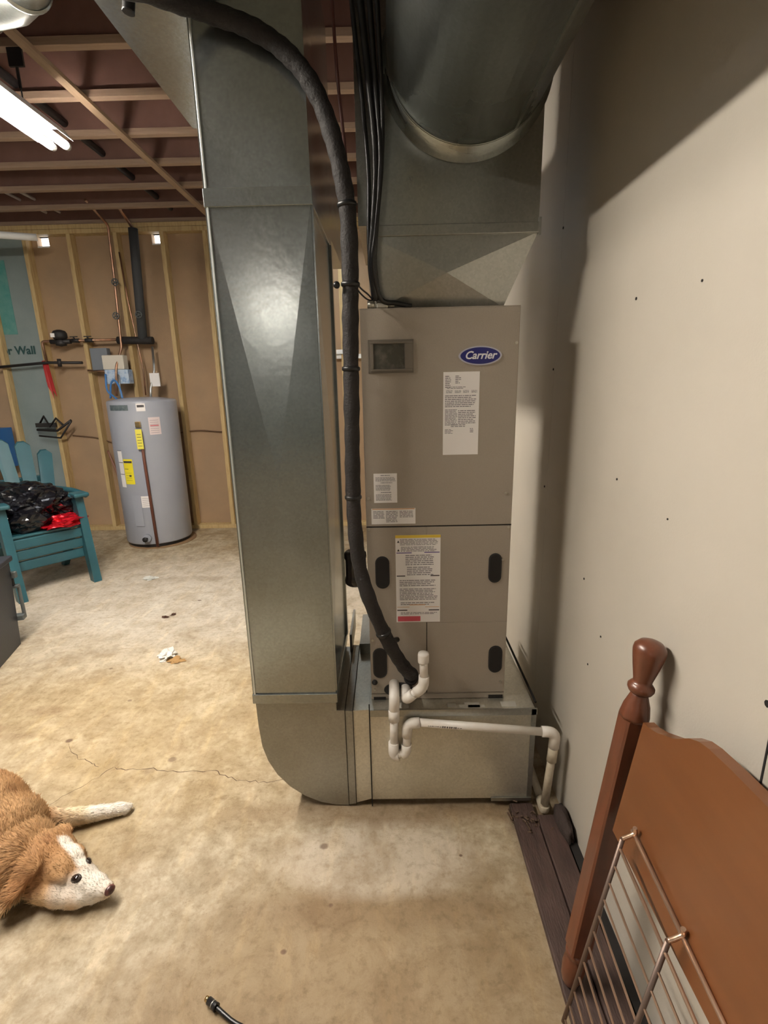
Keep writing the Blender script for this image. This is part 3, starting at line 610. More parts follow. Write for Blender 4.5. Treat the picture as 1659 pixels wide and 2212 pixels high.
for p, r, l in cab: tag(MB().tube(catmull(p, 7), r, 10).build('black_cable', M_CABLE), l, 'cable', 'cables beside the plenum')
tag(MB().tube(catmull([(-.115, 1.37, 2.6), (-.110, 1.42, 2.2), (-.098, 1.47, 2.0), (-.094, 1.50, 1.85)], 6), .004, 8).build('reddish_wire', mat('reddish_wire', (.10, .035, .03), .45)), 'thin reddish wire beside the arching hose', 'wire')
for k, dz in enumerate((0, -.014)):
    tag(MB().tube(catmull([(-.088, 1.44, 1.706+dz), (-.070, 1.46, 1.682+dz), (-.050, 1.48, 1.668+dz), (-.038, 1.50, 1.656)], 6), .0022, 6).build('control_wire', M_CABLE),
        ('upper' if k == 0 else 'lower')+' thin black wire linking the hose to the cable fitting', 'wire')

# ------------------------------------------------------------------ PVC drain
PR, FR = .0132, .0172
pv = thing('drain_trap', (.02, 1.40, .24), 'white PVC condensate trap with a capped riser on the front of the air handler', 'pipe')
Y1 = 1.425
def pipe(pts, r, nm, par, m=M_PVC, cor=.02):
    P_ = [V(p) for p in pts]; out = [P_[0]]
    for i in range(1, len(P_)-1): out += arc_corner(P_[i-1], P_[i], P_[i+1], cor)
    out.append(P_[-1]); MB().tube(out, r, 20).build(nm, m, par)
pipe([(.002, 1.52, .447), (.002, Y1, .447), (.000, Y1, .375)], FR, 'elbow', pv)
pipe([(.000, Y1, .40), (.000, Y1, .360)], FR*1.06, 'coupling', pv)
pipe([(.000, Y1, .37), (-.002, Y1, .258)], PR, 'riser', pv)
pipe([(-.003, Y1, .275), (-.004, Y1, .222), (.014, Y1-.002, .226)], FR, 'elbow', pv, cor=.018)
pipe([(.010, Y1-.002, .228), (.030, Y1-.002, .238)], PR, 'riser', pv)
pipe([(.024, Y1-.002, .230), (.038, Y1-.002, .238), (.040, Y1-.002, .268)], FR, 'elbow', pv, cor=.012)
pipe([(.040, Y1-.002, .262), (.042, Y1-.002, .32)], PR, 'riser', pv)
pipe([(.041, Y1-.002, .300), (.044, Y1-.002, .348), (.084, Y1-.002, .351)], FR, 'elbow', pv, cor=.022)
pipe([(.040, 1.53, .430), (.040, Y1+.005, .432), (.064, Y1, .458)], FR, 'elbow', pv, cor=.02)
pipe([(.056, Y1, .448), (.084, Y1, .474)], PR, 'riser', pv)
pipe([(.070, Y1, .461), (.097, Y1, .482), (.098, Y1, .522)], FR, 'elbow', pv, cor=.018)
pipe([(.098, Y1, .515), (.0965, Y1, .590)], PR, 'riser', pv)
b = MB(); b.lathe([(.0175, 0), (.0180, .004), (.0180, .026), (.0165, .032), (0, .0335)], 24, Matrix.Translation((.0965, Y1, .572))); b.build('cap', M_PVC, pv)
dr = thing('drain_pipe', (.3, 1.41, .3), 'long white PVC drain pipe running right to the wall and down to the floor', 'pipe')
pipe([(.080, Y1-.002, .352), (.500, 1.402, .325)], PR, 'horizontal_run', dr)
pipe([(.478, 1.4035, .3265), (.522, 1.401, .325), (.520, 1.402, .268)], FR, 'elbow', dr, cor=.024)
pipe([(.520, 1.402, .285), (.505, 1.405, .040)], PR, 'down_pipe', dr, M_PVC_OLD)
pipe([(.520, 1.402, .275), (.516, 1.4025, .215)], PR*1.22, 'coupling', dr, M_PVC_OLD)
pipe([(.505, 1.404, .034), (.504, 1.399, .017), (.505, 1.45, .017)], FR*.95, 'floor_elbow', dr, M_PVC_OLD, cor=.014)
pipe([(.505, 1.43, .017), (.520, 1.95, .017)], PR, 'floor_run', dr, M_PVC_OLD)
b = MB(); r = random.Random(3); x = .11
while x < .215:
    l = r.uniform(.002, .006); tt = (x-.08)/(.42); yy = Y1-.002+(1.402-Y1+.002)*tt; zz = .352-.027*tt
    for a0 in (-.35, -.15, .05) if x > .155 and x < .2 else (-.1,):
        b.box((x, yy-PR*math.cos(a0)-.0003, zz+PR*math.sin(a0)-.001), (x+l, yy-PR*math.cos(a0)+.0004, zz+PR*math.sin(a0)+.001))
    x += l+r.uniform(.0015, .004)
b.build('pipe_print', M_PRINT, dr)

# ------------------------------------------------------------------ boards on the floor at the right wall
tag(MB().box((.392, -.9, .0), (.47, 1.43, .020), .003).build('floor_board', M_SILL), 'dark brown board lying on the floor along the right wall, outer one', 'board')
tag(MB().box((.472, -.9, .0), (.538, 1.375, .026), .003).build('floor_board', M_SILL), 'dark brown board lying on the floor against the right wall, inner one', 'board')
# torn debris heap
dbm = MB(); r = random.Random(11)
for k in range(46):
    x, y = .435+r.gauss(0, .030), 1.365+r.gauss(0, .022); s = r.uniform(.006, .018)
    M = Matrix.Translation((x, y, r.uniform(.003, .022))) @ Matrix.Rotation(r.uniform(0, 6), 4, V((r.random(), r.random(), 1)).normalized())
    i0 = len(dbm.v); dbm.box((-s, -s*.4, -.0015), (s, s*.4, .0015)); dbm.xf(M, i0)
tag(dbm.build('rubber_debris', mat('debris', (.07, .04, .025), .8, col2=(.13, .08, .05), scale=40)), 'crumbled brown debris at the corner of the plenum box', 'debris', kind='stuff')
lump = MB(); ic = bmesh.new(); bmesh.ops.create_icosphere(ic, subdivisions=3, radius=1)
for v in ic.verts:
    n = noise.noise(v.co*2.2); v.co = V((.545+v.co.x*.022*(1+.3*n), 1.335+v.co.y*.07*(1+.3*n), .028+v.co.z*.045*(1+.3*n)))
ic.verts.index_update(); lump.add([v.co.copy() for v in ic.verts], [[v.index for v in f.verts] for f in ic.faces], True); ic.free()
for v in lump.v: v.x = min(v.x, .5695); v.z = max(v.z, .0005)
tag(lump.build('foam_lump', mat('dark_lump', (.035, .022, .018), .85, bump=.5, bscale=80)), 'dark crumpled lump against the wall below the drain pipe', 'lump')

# ------------------------------------------------------------------ cracks in the floor
def crack(pts, wd, seed, label):
    r = random.Random(seed); P_ = []
    for i in range(len(pts)-1):
        a, b_ = V((*pts[i], 0)), V((*pts[i+1], 0)); n = max(3, int((b_-a).length/.018))
        for k in range(n): P_.append(a.lerp(b_, k/n)+V((r.gauss(0, .0045), r.gauss(0, .0045), 0)))
    P_.append(V((*pts[-1], 0))); m_ = MB(); vs = []
    for i, p in enumerate(P_):
        d = (P_[min(i+1, len(P_)-1)]-P_[max(i-1, 0)]).normalized(); s = V((-d.y, d.x, 0)); ww = wd*(.35+r.random()*.9)
        vs += [p+s*ww+V((0, 0, .0004)), p-s*ww+V((0, 0, .0004))]
    m_.add(vs, [(2*i, 2*i+1, 2*i+3, 2*i+2) for i in range(len(P_)-1)])
    o = m_.build('floor_crack', M_CRACK); o['kind'] = 'structure'; o['label'] = label; return o
M_CRACK = mat('crack_shadow', (.09, .055, .03), .9)
crack([(-1.10, 1.635), (-.98, 1.63), (-.82, 1.61), (-.70, 1.62), (-.60, 1.57), (-.47, 1.555), (-.42, 1.57)], .0016, 1, 'crack crossing the floor toward the duct elbow')
crack([(-1.37, 1.78), (-1.30, 1.72), (-1.19, 1.66), (-1.16, 1.645)], .0012, 2, 'thin crack running up from the main crack')
crack([(-1.10, 1.635), (-1.16, 1.56), (-1.24, 1.46), (-1.34, 1.43)], .0012, 3, 'thin crack running toward the dog')
# small litter
def blobobj(name, c, sc, m, label, cat, seed, amp=.5, sub=3, freq=2.):
    ic = bmesh.new(); bmesh.ops.create_icosphere(ic, subdivisions=sub, radius=1); mb = MB()
    for v in ic.verts:
        n = noise.noise(v.co*freq+V((seed, 0, 0)))+.5*noise.noise(v.co*freq*2.7+V((0, seed, 0))); v.co = V((c[0]+v.co.x*sc[0]*(1+amp*n), c[1]+v.co.y*sc[1]*(1+amp*n), max(.0006, c[2]+v.co.z*sc[2]*(1+amp*n))))
    ic.verts.index_update(); mb.add([v.co.copy() for v in ic.verts], [[v.index for v in f.verts] for f in ic.faces], sub > 3); ic.free()
    return tag(mb.build(name, m), label, cat)
blobobj('crumpled_wrapper', (-1.245, 2.465, .010), (.042, .050, .018), mat('clear_film', (.72, .70, .66), .25), 'small crumpled whitish plastic wrapper on the floor', 'wrapper', 3, .9)
blobobj('rust_flake', (-1.175, 2.42, .003), (.040, .028, .004), mat('tan_flake', (.33, .19, .07), .9), 'flat tan crumb beside the crumpled wrapper', 'crumb', 8, .8)
blobobj('plastic_ring', (-1.87, 3.62, .006), (.045, .035, .008), mat('film2', (.62, .62, .58), .3), 'small whitish scrap on the floor in front of the heater', 'scrap', 5, .9)
for i, (x, y, s) in enumerate(((-1.462, 2.945, .020), (-1.42, 2.985, .016))):
    blobobj('dirt_clod', (x, y, .004), (s, s*.6, .006), mat('clod%d' % i, (.07, .03, .018), .9), ('larger' if i == 0 else 'smaller')+' dark brown clod on the floor in front of the heater', 'clod', 20+i, .9, 2)

# ------------------------------------------------------------------ water heater
HX, HY, HR = -2.24, 4.66, .292
wh = thing('water_heater', (HX, HY, 0), 'grey cylindrical electric water heater standing by the far wall', 'water heater')
b = MB(); b.lathe([(HR-.02, .03), (HR-.004, .034), (HR, .045), (HR, 1.305), (HR-.004, 1.318), (HR-.02, 1.326), (HR*.5, 1.345), (0, 1.35)], 72, Matrix.Translation((HX, HY, 0))); b.build('tank', M_TANK, wh)
b = MB(); b.lathe([(HR-.02, 0), (HR-.02, .03)], 48, Matrix.Translation((HX, HY, 0))); b.build('base', M_IRON, wh)
def curved(a0, a1, z0, z1, m, nm, par, r=HR+.0015, n=8, t=.001):
    """patch on the tank; angles in degrees from straight toward the viewer, positive to the right"""
    P_ = [[], []]
    for k in range(n+1):
        a = math.radians(a0+(a1-a0)*k/n)
        for j, z in enumerate((z0, z1)): P_[j].append(V((HX+r*math.sin(a), HY-r*math.cos(a), z)))
    return MB().add(P_[0]+P_[1], [(k, k+1, n+2+k, n+1+k) for k in range(n)], True).build(nm, m, par)
# view direction offset: the side facing the camera is about +25 degrees
curved(-36, 2, 1.243, 1.290, mat('dark_band', (.06, .09, .10), .4, col2=(.16, .19, .2), scale=30), 'brand_band', wh)
curved(15, 29, 1.235, 1.300, M_LABEL, 'sticker', wh); curved(16.5, 27.5, 1.268, 1.288, M_PRINT, 'sticker_print', wh, HR+.0022)
o = curved(31, 50, 1.03, 1.18, mat('pinkish_label', (.72, .62, .62), .5), 'sticker', wh)
curved(33, 47, 1.105, 1.112, M_RED, 'sticker_print', wh, HR+.0022)
for k in range(7): curved(33, 47, 1.045+k*.018, 1.048+k*.018, M_GREYPRINT, 'sticker_print', wh, HR+.0022)
o = curved(-22, -4, .60, .825, mat('energy_yellow', (.82, .70, .03), .5), 'energy_sticker', wh); tag(o, 'yellow energy sticker')
curved(-21, -5, .79, .808, M_PRINT, 'sticker_print', wh, HR+.0022); curved(-21, -13, .735, .739, M_PRINT, 'sticker_print', wh, HR+.0022); curved(-13, -9, .668, .684, M_PRINT, 'sticker_print', wh, HR+.0022)
for k in range(4): curved(-20, -8, .70-k*.022, .702-k*.022, M_PRINT, 'sticker_print', wh, HR+.0022)
curved(-34, -23, .57, .90, M_LABEL, 'sticker', wh)
for k in range(3): curved(-34, -23, .895-k*.105, .90-k*.105, M_PRINT, 'sticker_print', wh, HR+.0022)
curved(2, 20, .385, .49, M_LABEL, 'sticker', wh)
for k in range(5): curved(4, 18, .40+k*.017, .403+k*.017, M_GREYPRINT, 'sticker_print', wh, HR+.0022)
curved(-14, 2, .21, .213, M_IRON, 'access_cover', wh)
curved(-14, 2, .213, .50, M_TANK, 'access_cover', wh, HR+.006)
# relief valve, discharge tube, yellow tag, drain
def atk(a, z, r=HR): a = math.radians(a); return V((HX+r*math.sin(a), HY-r*math.cos(a), z))
b = MB(); b.tube([atk(17, 1.08, HR+.02), atk(17, .80, HR+.022), atk(19, .02, HR+.022)], .0125, 12); b.build('discharge_tube', mat('red_brown_pipe', (.15, .055, .035), .55), wh)
b = MB(); b.box(atk(15, 1.10, HR+.005)-V((.018, 0, 0)), atk(15, 1.15, HR+.03)+V((.018, 0, 0)), .004); b.build('relief_valve', M_BRASS, wh)
tg = MB(); p = atk(15, 1.0, HR+.04); tg.box(p+V((-.028, -.001, -.085)), p+V((.028, .001, .085))); tgo = tg.build('hang_tag', mat('tag_yellow', (.80, .72, .10), .5), wh); tag(tgo, 'yellow hang tag')
for k in range(5): MB().box(p+V((-.018, -.0018, -.06+k*.025)), p+V((.018, -.001, -.056+k*.025))).build('tag_print', M_PRINT, tgo)
b = MB(); p = atk(4, .10, HR); b.rod(p, p+V((0, -.02, 0)), .035, 20); b.build('drain_escutcheon', M_TANK, wh)
b = MB(); b.rod(p, p+V((0, -.05, 0)), .010, 10); b.lathe([(0, 0), (.024, .002), (.024, .012), (0, .014)], 8, Matrix.Translation(p+V((0, -.05, 0))) @ Matrix.Rotation(PI/2, 4, 'X')); b.build('drain_valve', M_BLACK, wh)
tag(MB().lathe([(HR-.06, 0), (HR+.012, 0), (HR+.012, .004), (HR-.06, .004)], 48, Matrix.Translation((HX+.03, HY-.01, 0))).build('damp_stain_pad', mat('pad', (.20, .12, .06), .8)), 'brown mat edge showing under the water heater', 'mat')

# plumbing behind the heater
PY = 4.955
def pip(nm, pts, r, m, label, cat='pipe', cor=.03):
    P_ = [V(p) for p in pts]; out = [P_[0]]
    for i in range(1, len(P_)-1): out += arc_corner(P_[i-1], P_[i], P_[i+1], cor, 4)
    out.append(P_[-1]); return tag(MB().tube(out, r, 12).build(nm, m), label, cat)
pip('copper_pipe', [(-3.24, PY, 1.68), (-3.25, PY, 1.872), (-2.52, PY, 1.872)], .012, M_COPPER, 'brown copper pipe running from the meter to the black insulated section')
t = thing('pipe_insulation', (-2.3, PY, 1.87), 'black foam insulation on the pipes above the heater', 'insulation')
MB().rod((-2.53, PY, 1.866), (-2.20, PY, 1.858), .034, 16).build('horizontal_sleeve', M_FOAM, t)
MB().tube([(-2.293, PY, 1.87), (-2.262, PY-.02, 2.35), (-2.236, PY-.03, 2.80)], .040, 16).build('vertical_sleeve', mat('grey_foam', (.045, .048, .052), .75), t)
MB().rod((-2.236, PY-.03, 2.80), (-2.23, PY-.3, 2.92), .013, 10).build('pipe_end', M_COPPER, t)
pip('steel_riser', [(-2.54, 4.80, 1.36), (-2.53, 4.85, 1.62), (-2.49, PY-.03, 1.80), (-2.465, PY-.03, 2.4), (-2.45, PY-.04, 2.83), (-2.45, 4.6, 2.93)], .011, M_COPPER, 'thin brown pipe rising beside the middle stud to the ceiling')
pip('flex_hose_hot', [(-2.50, 4.80, 1.34), (-2.51, 4.82, 1.45), (-2.53, 4.90, 1.62)], .011, M_STEEL, 'braided steel connector on the left of the heater top', 'hose')
pip('flex_hose_cold', [(-2.22, 4.80, 1.34), (-2.22, 4.82, 1.42), (-2.19, 4.88, 1.58), (-2.21, 4.95, 1.80)], .011, M_STEEL, 'braided steel connector on the right of the heater top', 'hose')
tag(MB().box((-2.22, 4.83, 1.44), (-2.13, 4.84, 1.56)).build('paper_tag', M_LABEL), 'white paper tag on the right braided connector', 'tag')
pip('orange_pipe', [(-2.405, 4.96, 2.62), (-2.385, 4.96, 2.2), (-2.33, 4.96, 1.60), (-2.34, 4.96, 1.36)], .007, M_COPPER, 'thin orange brown pipe down the middle stud')
for k, (x, z) in enumerate(((-2.45, 2.36), (-2.485, 2.075), (-2.275, 2.08))):
    q = MB(); 
    for a in range(5):
        an = 2*PI*a/5; q.rod((x, PY-.06, z), (x+.026*math.cos(an), PY-.06, z+.026*math.sin(an)), .004, 6)
    q.tube([(x+.028*math.cos(2*PI*a/16), PY-.06, z+.028*math.sin(2*PI*a/16)) for a in range(16)], .005, 6, closed=True); q.rod((x, PY-.06, z), (x, PY, z), .008, 8)
    tag(q.build('valve_wheel', M_LATCH), ['grey valve wheel highest on the thin pipe', 'grey valve wheel lower on the thin pipe', 'grey valve wheel on the insulated pipe'][k], 'valve')
mt = thing('water_meter', (-3.06, PY, 1.9), 'black domed water meter on the copper pipe at the left', 'meter')
b = MB(); b.lathe([(.052, 0), (.062, .02), (.062, .055), (.05, .075), (.02, .085), (0, .085)], 20, Matrix.Translation((-3.065, PY-.01, 1.885))); b.build('register', M_BLACK, mt)
MB().box((-3.112, PY-.076, 1.90), (-3.075, PY-.066, 1.935)).build('register_label', M_LABEL, mt)
b = MB(); b.lathe([(0, 0), (.045, .01), (.05, .035), (.03, .06), (.03, .08)], 16, Matrix.Translation((-3.065, PY-.01, 1.82))); b.rod((-3.16, PY-.01, 1.865), (-2.97, PY-.01, 1.865), .022, 10); b.build('meter_body', M_IRON, mt)
for k, x in enumerate((-2.93, -2.80)):
    q = MB(); q.rod((x-.035, PY, 1.872), (x+.035, PY, 1.872), .019, 8); q.rod((x, PY, 1.872), (x, PY-.03, 1.905), .007, 8); q.box((x-.03, PY-.035, 1.90), (x+.04, PY-.025, 1.908)); tag(q.build('ball_valve', M_IRON), ('dark ball valve right beside the meter', 'dark ball valve midway along the copper pipe')[k], 'valve')
pip('lower_pipe', [(-3.75, PY, 1.645), (-3.24, PY, 1.68), (-2.90, PY, 1.672)], .013, M_IRON, 'dark iron pipe running left behind the red tape')
pip('lower_pipe_thin', [(-2.86, PY, 1.60), (-2.62, PY, 1.585)], .009, M_COPPER, 'short brown pipe left of the tank controller')
tag(MB().rod((-3.10, PY-.03, 1.64), (-3.10, PY-.03, 1.71), .018, 10).build('pipe_union', M_IRON), 'black union fitting on the lower iron pipe', 'fitting')
b = MB(); r = random.Random(4)
for k in range(5):
    x = -3.295+r.uniform(-.01, .02); b.add([(x, 4.99-.004*k, 1.70), (x+.035, 4.985-.004*k, 1.70), (x+.06+r.uniform(-.02, .02), 4.98-.004*k, 1.45-.03*k), (x+.02, 4.98-.004*k, 1.46)], [(0, 1, 2, 3)]); 
b.box((-3.302, 4.994, 1.50), (-3.256, 5.0, 1.70))
tag(b.build('red_tape', mat('red_tape', (.40, .02, .02), .5)), 'red tape streamers tied on the stud by the iron pipe', 'tape')
jb = MB().box((-2.80, 4.93, 1.60), (-2.64, 4.999, 1.80), .006).build('junction_box', M_GREYP); tag(jb, 'dark grey electrical box on the wall left of the controller', 'box')
ct = thing('heater_controller', (-2.59, 4.88, 1.5), 'white and blue control box with looping blue hoses above the heater', 'controller')
MB().box((-2.66, 4.86, 1.60), (-2.46, 4.95, 1.73), .008).build('case', mat('cream_plastic', (.62, .58, .50), .5), ct)
MB().box((-2.65, 4.858, 1.47), (-2.43, 4.95, 1.60), .004).build('lower_case', mat('pale_blue_label', (.50, .60, .72), .5, col2=(.25, .38, .60), scale=26, fac=(.45, .6)), ct)
MB().tube(catmull([(-2.64, 4.85, 1.56), (-2.62, 4.80, 1.42), (-2.56, 4.78, 1.36), (-2.50, 4.72, 1.335)], 6), .009, 8).build('blue_hose', mat('blue_pex', (.06, .20, .48), .4), ct)
MB().tube(catmull([(-2.60, 4.80, 1.34), (-2.575, 4.80, 1.47), (-2.53, 4.79, 1.50), (-2.48, 4.76, 1.44), (-2.455, 4.74, 1.335)], 6), .009, 8).build('blue_hose', bpy.data.materials['blue_pex'], ct)
pip('wall_conduit', [(-2.60, 4.985, .92), (-2.45, 4.9, .85)], .0, M_IRON, 'x') if False else None
tag(MB().tube(catmull([(-3.19, 5.075, .98), (-2.95, 5.075, .95), (-2.75, 5.07, .89), (-2.5, 5.07, .885), (-2.0, 5.07, 1.0), (-1.66, 5.07, .985)], 5), .006, 6).build('wall_cable', mat('brown_cable', (.16, .09, .05), .6)), 'thin brown cable sagging along the far wall behind the heater', 'cable')
tag(MB().tube(catmull([(-2.80, 4.97, .83), (-2.72, 4.93, .62), (-2.64, 4.86, .40), (-2.56, 4.80, .28)], 5), .012, 8).build('power_conduit', mat('rust_conduit', (.22, .10, .06), .5)), 'reddish brown flexible conduit curving to the left side of the heater', 'conduit')
# wire rack bracket hanging at left
b = MB(); b.tube([(-3.42, 4.98, 1.10), (-3.35, 4.96, 1.18), (-3.30, 4.95, 1.08), (-3.22, 4.94, 1.16), (-3.15, 4.93, 1.09)], .010, 8); b.tube([(-3.45, 4.98, 1.05), (-3.22, 4.93, 1.04), (-3.05, 4.9, 1.14)], .012, 8); b.tube([(-3.44, 4.98, .99), (-3.20, 4.93, .97), (-3.05, 4.9, 1.13)], .009, 8); b.box((-3.44, 4.95, 1.075), (-3.24, 4.97, 1.115))
for v in b.v: v.x -= .02
tag(b.build('metal_bracket', M_IRON), 'dark tangled metal bracket lying behind the teal chair back', 'bracket')
t = MB().box((-4.02, 4.75, .70), (-3.72, 4.98, 1.08), .004).build('storage_carton', mat('blue_carton', (.02, .12, .35), .5)); tag(t, 'blue carton behind the teal chair at the left edge', 'carton')
MB().box((-3.80, 4.746, .98), (-3.735, 4.7495, 1.04)).build('carton_label', M_LABEL, t)
# white door slab standing beyond the duct
pd = MB().box((-1.335, 4.20, 0), (-.93, 4.235, 2.03), .002).build('white_door_slab', mat('cool_white', (.80, .84, .86), .45)); tag(pd, 'white slab standing behind the tall metal duct, its left edge showing', 'panel')
MB().rod((-1.28, 4.19, 1.0), (-1.28, 4.20, 1.0), .025, 16).build('bore_ring', M_STEEL, pd)

# ------------------------------------------------------------------ teal chair
FT = V((-2.23, 3.60, 0)); fwd = V((.77, -.64, 0)); sid = V((-.64, -.77, 0)); UPZ = V((0, 0, 1))
MC = Matrix(((sid.x, -fwd.x, 0, FT.x), (sid.y, -fwd.y, 0, FT.y), (0, 0, 1, 0), (0, 0, 0, 1)))   # local: x across (to viewer's left), y backward, z up
CW = .54
ch = thing('adirondack_chair', (FT.x-.45, FT.y-.0, 0), 'teal plastic slatted garden chair with a black bag on its seat', 'chair')
def cpart(nm, mb, par=None, m=M_TEAL): return mb.xf(MC).build(nm, m, par or ch)
def slab(mb, c4, n, t):                               # quad with thickness t along n
    n = V(n).normalized()*t; a = [V(p) for p in c4]; mb.add(a+[p+n for p in a], [(0,1,2,3),(7,6,5,4),(0,4,5,1),(1,5,6,2),(2,6,7,3),(3,7,4,0)]); return mb
for sx_ in (0, 1):
    x = 0 if sx_ == 0 else CW
    s_ = 1 if sx_ == 0 else -1
    b = MB(); slab(b, [(x, .0, 0), (x+.0*s_, .075, 0), (x, .20, .66), (x, .10, .66)], (s_, 0, 0), .055)
    cpart('leg', b)
    b = MB(); slab(b, [(x+.02*s_, .62, 0), (x+.02*s_, .69, 0), (x+.02*s_, .42, .34), (x+.02*s_, .30, .34)], (s_, 0, 0), .04); cpart('leg', b)
    # arm: frame with open slots, curving inward to the back
    b = MB()
    b.tube([V((x-.01*s_, .07, .665)), V((x-.015*s_, .35, .665)), V((x+.02*s_, .62, .655)), V((x+.09*s_, .78, .65))], .022, 8)
    b.box((min(x-.03*s_, x+.075*s_), .045, .655), (max(x-.03*s_, x+.075*s_), .17, .685), .01)
    b.tube([V((x+.065*s_, .12, .66)), V((x+.07*s_, .45, .66)), V((x+.13*s_, .74, .65))], .014, 8)
    cpart('arm', b)
    b = MB()
    for k in range(3):
        z = .585-k*.068; b.box((x+.008*s_, .17+.0*k, z), (x+.03*s_, .66, z+.036), .004)
    b.box((x+.006*s_, .64, .40), (x+.032*s_, .70, .66), .004); cpart('side_rail', b)
b = MB()
for k in range(3):
    z1_ = .425-k*.082; yy = .085+.012*k
    b.box((.05, yy, z1_-.072), (CW-.05, yy+.022, z1_), .008)
cpart('apron', b)
for k in range(5):
    y_a = .09+k*.10; z_a = .432-k*.028
    b = MB(); b.box((.055, y_a, z_a), (CW-.055, y_a+.088, z_a+.018), .005); cpart('seat_slat', b)
for k in range(5):
    c = (k-2)/2.0; xb = CW/2+c*.165; xt = CW/2+c*.29; wv = .085; ht = 1.05-.11*c*c
    b = MB(); q = [(xb-wv/2, .55, .34), (xb+wv/2, .55, .34), (xt+wv/2+.01, .86, ht-.03), (xt+wv/4, .875, ht), (xt-wv/4, .875, ht), (xt-wv/2-.01, .86, ht-.03)]
    a = [V(p) for p in q]; n = V((0, .018, .008)); b.add(a+[p+n for p in a], [list(range(6)), list(range(11, 5, -1))]+[(i, i+6, (i+1) % 6+6, (i+1) % 6) for i in range(6)])
    cpart('back_slat', b)
b = MB(); b.box((.02, .80, .70), (CW-.02, .83, .75), .006); cpart('back_rail', b)
# garbage bag and red foil on the seat
def crumple(c, sc, seed, sub=5, ridge=.35, fr=1.6, flat=None):
    ic = bmesh.new(); bmesh.ops.create_icosphere(ic, subdivisions=sub, radius=1); mb = MB()
    for v in ic.verts:
        p = v.co.copy(); w1 = 1-abs(noise.noise(p*fr+V((seed, 1, 2))))*2; w2 = 1-abs(noise.noise(p*fr*2.3+V((seed, 5, 1))))*2; w3 = noise.noise(p*fr*6+V((seed, 2, 7)))
        f = 1+ridge*(w1*.55+w2*.28+w3*.12)-ridge*.3
        v.co = V((p.x*sc[0]*f, p.y*sc[1]*f, p.z*sc[2]*f))
        if flat is not None: v.co.z = max(v.co.z, flat)
    ic.verts.index_update(); mb.add([v.co+V(c) for v in ic.verts], [[v.index for v in f.verts] for f in ic.faces], False); ic.free(); return mb
bg = crumple((0, 0, 0), (.29, .24, .17), 3, 5, .46, 1.3); bg.xf(Matrix.Translation(MC @ V((.31, .37, .60))))
bg2 = crumple((0, 0, 0), (.15, .13, .10), 9, 4, .4, 1.0); bg2.xf(Matrix.Translation(MC @ V((.36, .19, .545)))); bg.add(bg2.v, bg2.f)
tag(bg.build('garbage_bag', M_BAG), 'shiny black plastic garbage bag piled on the teal chair', 'bag')
fo = crumple((0, 0, 0), (.15, .15, .045), 5, 4, .7, 1.3); fo.xf(Matrix.Translation(MC @ V((.16, .20, .485))))
tag(fo.build('red_foil_bag', M_FOIL), 'crumpled shiny red foil package on the front of the chair seat', 'package')

# ------------------------------------------------------------------ charcoal tote at the left edge
tb = thing('storage_tote', (-2.35, 2.35, 0), 'charcoal plastic storage tote cut by the left edge of the photo', 'tote')
R_ = Matrix.Translation((-2.10, 2.38, 0)) @ Matrix.Rotation(math.atan2(.07, .25), 4, 'Z')      # local y runs along the visible side
b = MB(); b.add([(-.42, -.55, 0), (0, -.55, 0), (0, .26, 0), (-.42, .26, 0), (-.46, -.58, .52), (.02, -.58, .52), (.02, .285, .52), (-.46, .285, .52)], [(0,3,2,1),(4,5,6,7),(0,1,5,4),(1,2,6,5),(2,3,7,6),(3,0,4,7)]); b.xf(R_); b.build('tote_body', M_BIN, tb)
b = MB(); b.box((-.48, -.60, .50), (.035, .30, .53), .006); b.xf(R_); b.build('lid', M_BIN, tb)
b = MB(); b.box((-.02, .285, .395), (.035, .315, .43), .003); b.box((-.02, .285, .335), (.035, .32, .35), .003); b.box((-.03, .285, .335), (-.02, .31, .43)); b.box((.02, .30, .16), (.036, .32, .34), .004); b.box((-.03, .27, .14), (.036, .32, .17), .004); b.xf(R_); lo = b.build('handle_bracket', M_LATCH, tb)
b = MB(); b.box((-.018, .283, .352), (.018, .3, .394)); b.xf(R_); b.build('bracket_hole', M_DARK, lo)

# ------------------------------------------------------------------ headboard
hb = thing('headboard', (.44, .5, .026), 'reddish brown wooden headboard with a turned post leaning on the right wall', 'headboard')
ax = V((.137, .052, .99)).normalized()               # post axis, leaning to the wall
P0 = V((.412, .892, .0262))
def axis_M(p, d):
    q = V((0, 0, 1)).rotation_difference(d).to_matrix().to_4x4(); return Matrix.Translation(p) @ q
def post(p):
    M = axis_M(p, ax); b = MB()
    b.lathe([(.016, 0), (.019, .006), (.024, .02), (.027, .05), (.025, .07), (.021, .078), (.026, .086), (.026, .094), (.021, .10)], 24, M)
    i0 = len(b.v); h_ = .0235
    b.prism([(-h_+.004, -h_), (h_-.004, -h_), (h_, -h_+.004), (h_, h_-.004), (h_-.004, h_), (-h_+.004, h_), (-h_, h_-.004), (-h_, -h_+.004)], (0, 0, .615), (0, 0, .10), (1, 0, 0), (0, 1, 0)); b.xf(M, i0)
    b.lathe([(.030, .715), (.030, .722), (.026, .745), (.018, .768), (.0175, .775)], 8, M @ Matrix.Rotation(PI/8, 4, 'Z'))
    po = b.build('post', M_POST, hb)
    f_ = MB(); f_.lathe([(.0175, .772), (.023, .776), (.0265, .783), (.0265, .789), (.022, .795), (.0185, .798), (.019, .804), (.0265, .835), (.031, .858), (.0325, .868), (.031, .878), (.022, .888), (.010, .8925), (0, .893)], 32, M); f_.build('finial', M_POST, po)
post(P0); post(P0+V((0, -1.02, 0)))
bn = V((ax.z, 0, -ax.x)).normalized()
def bp(y, z, d): return V((.39+.142*z+d, y, z))
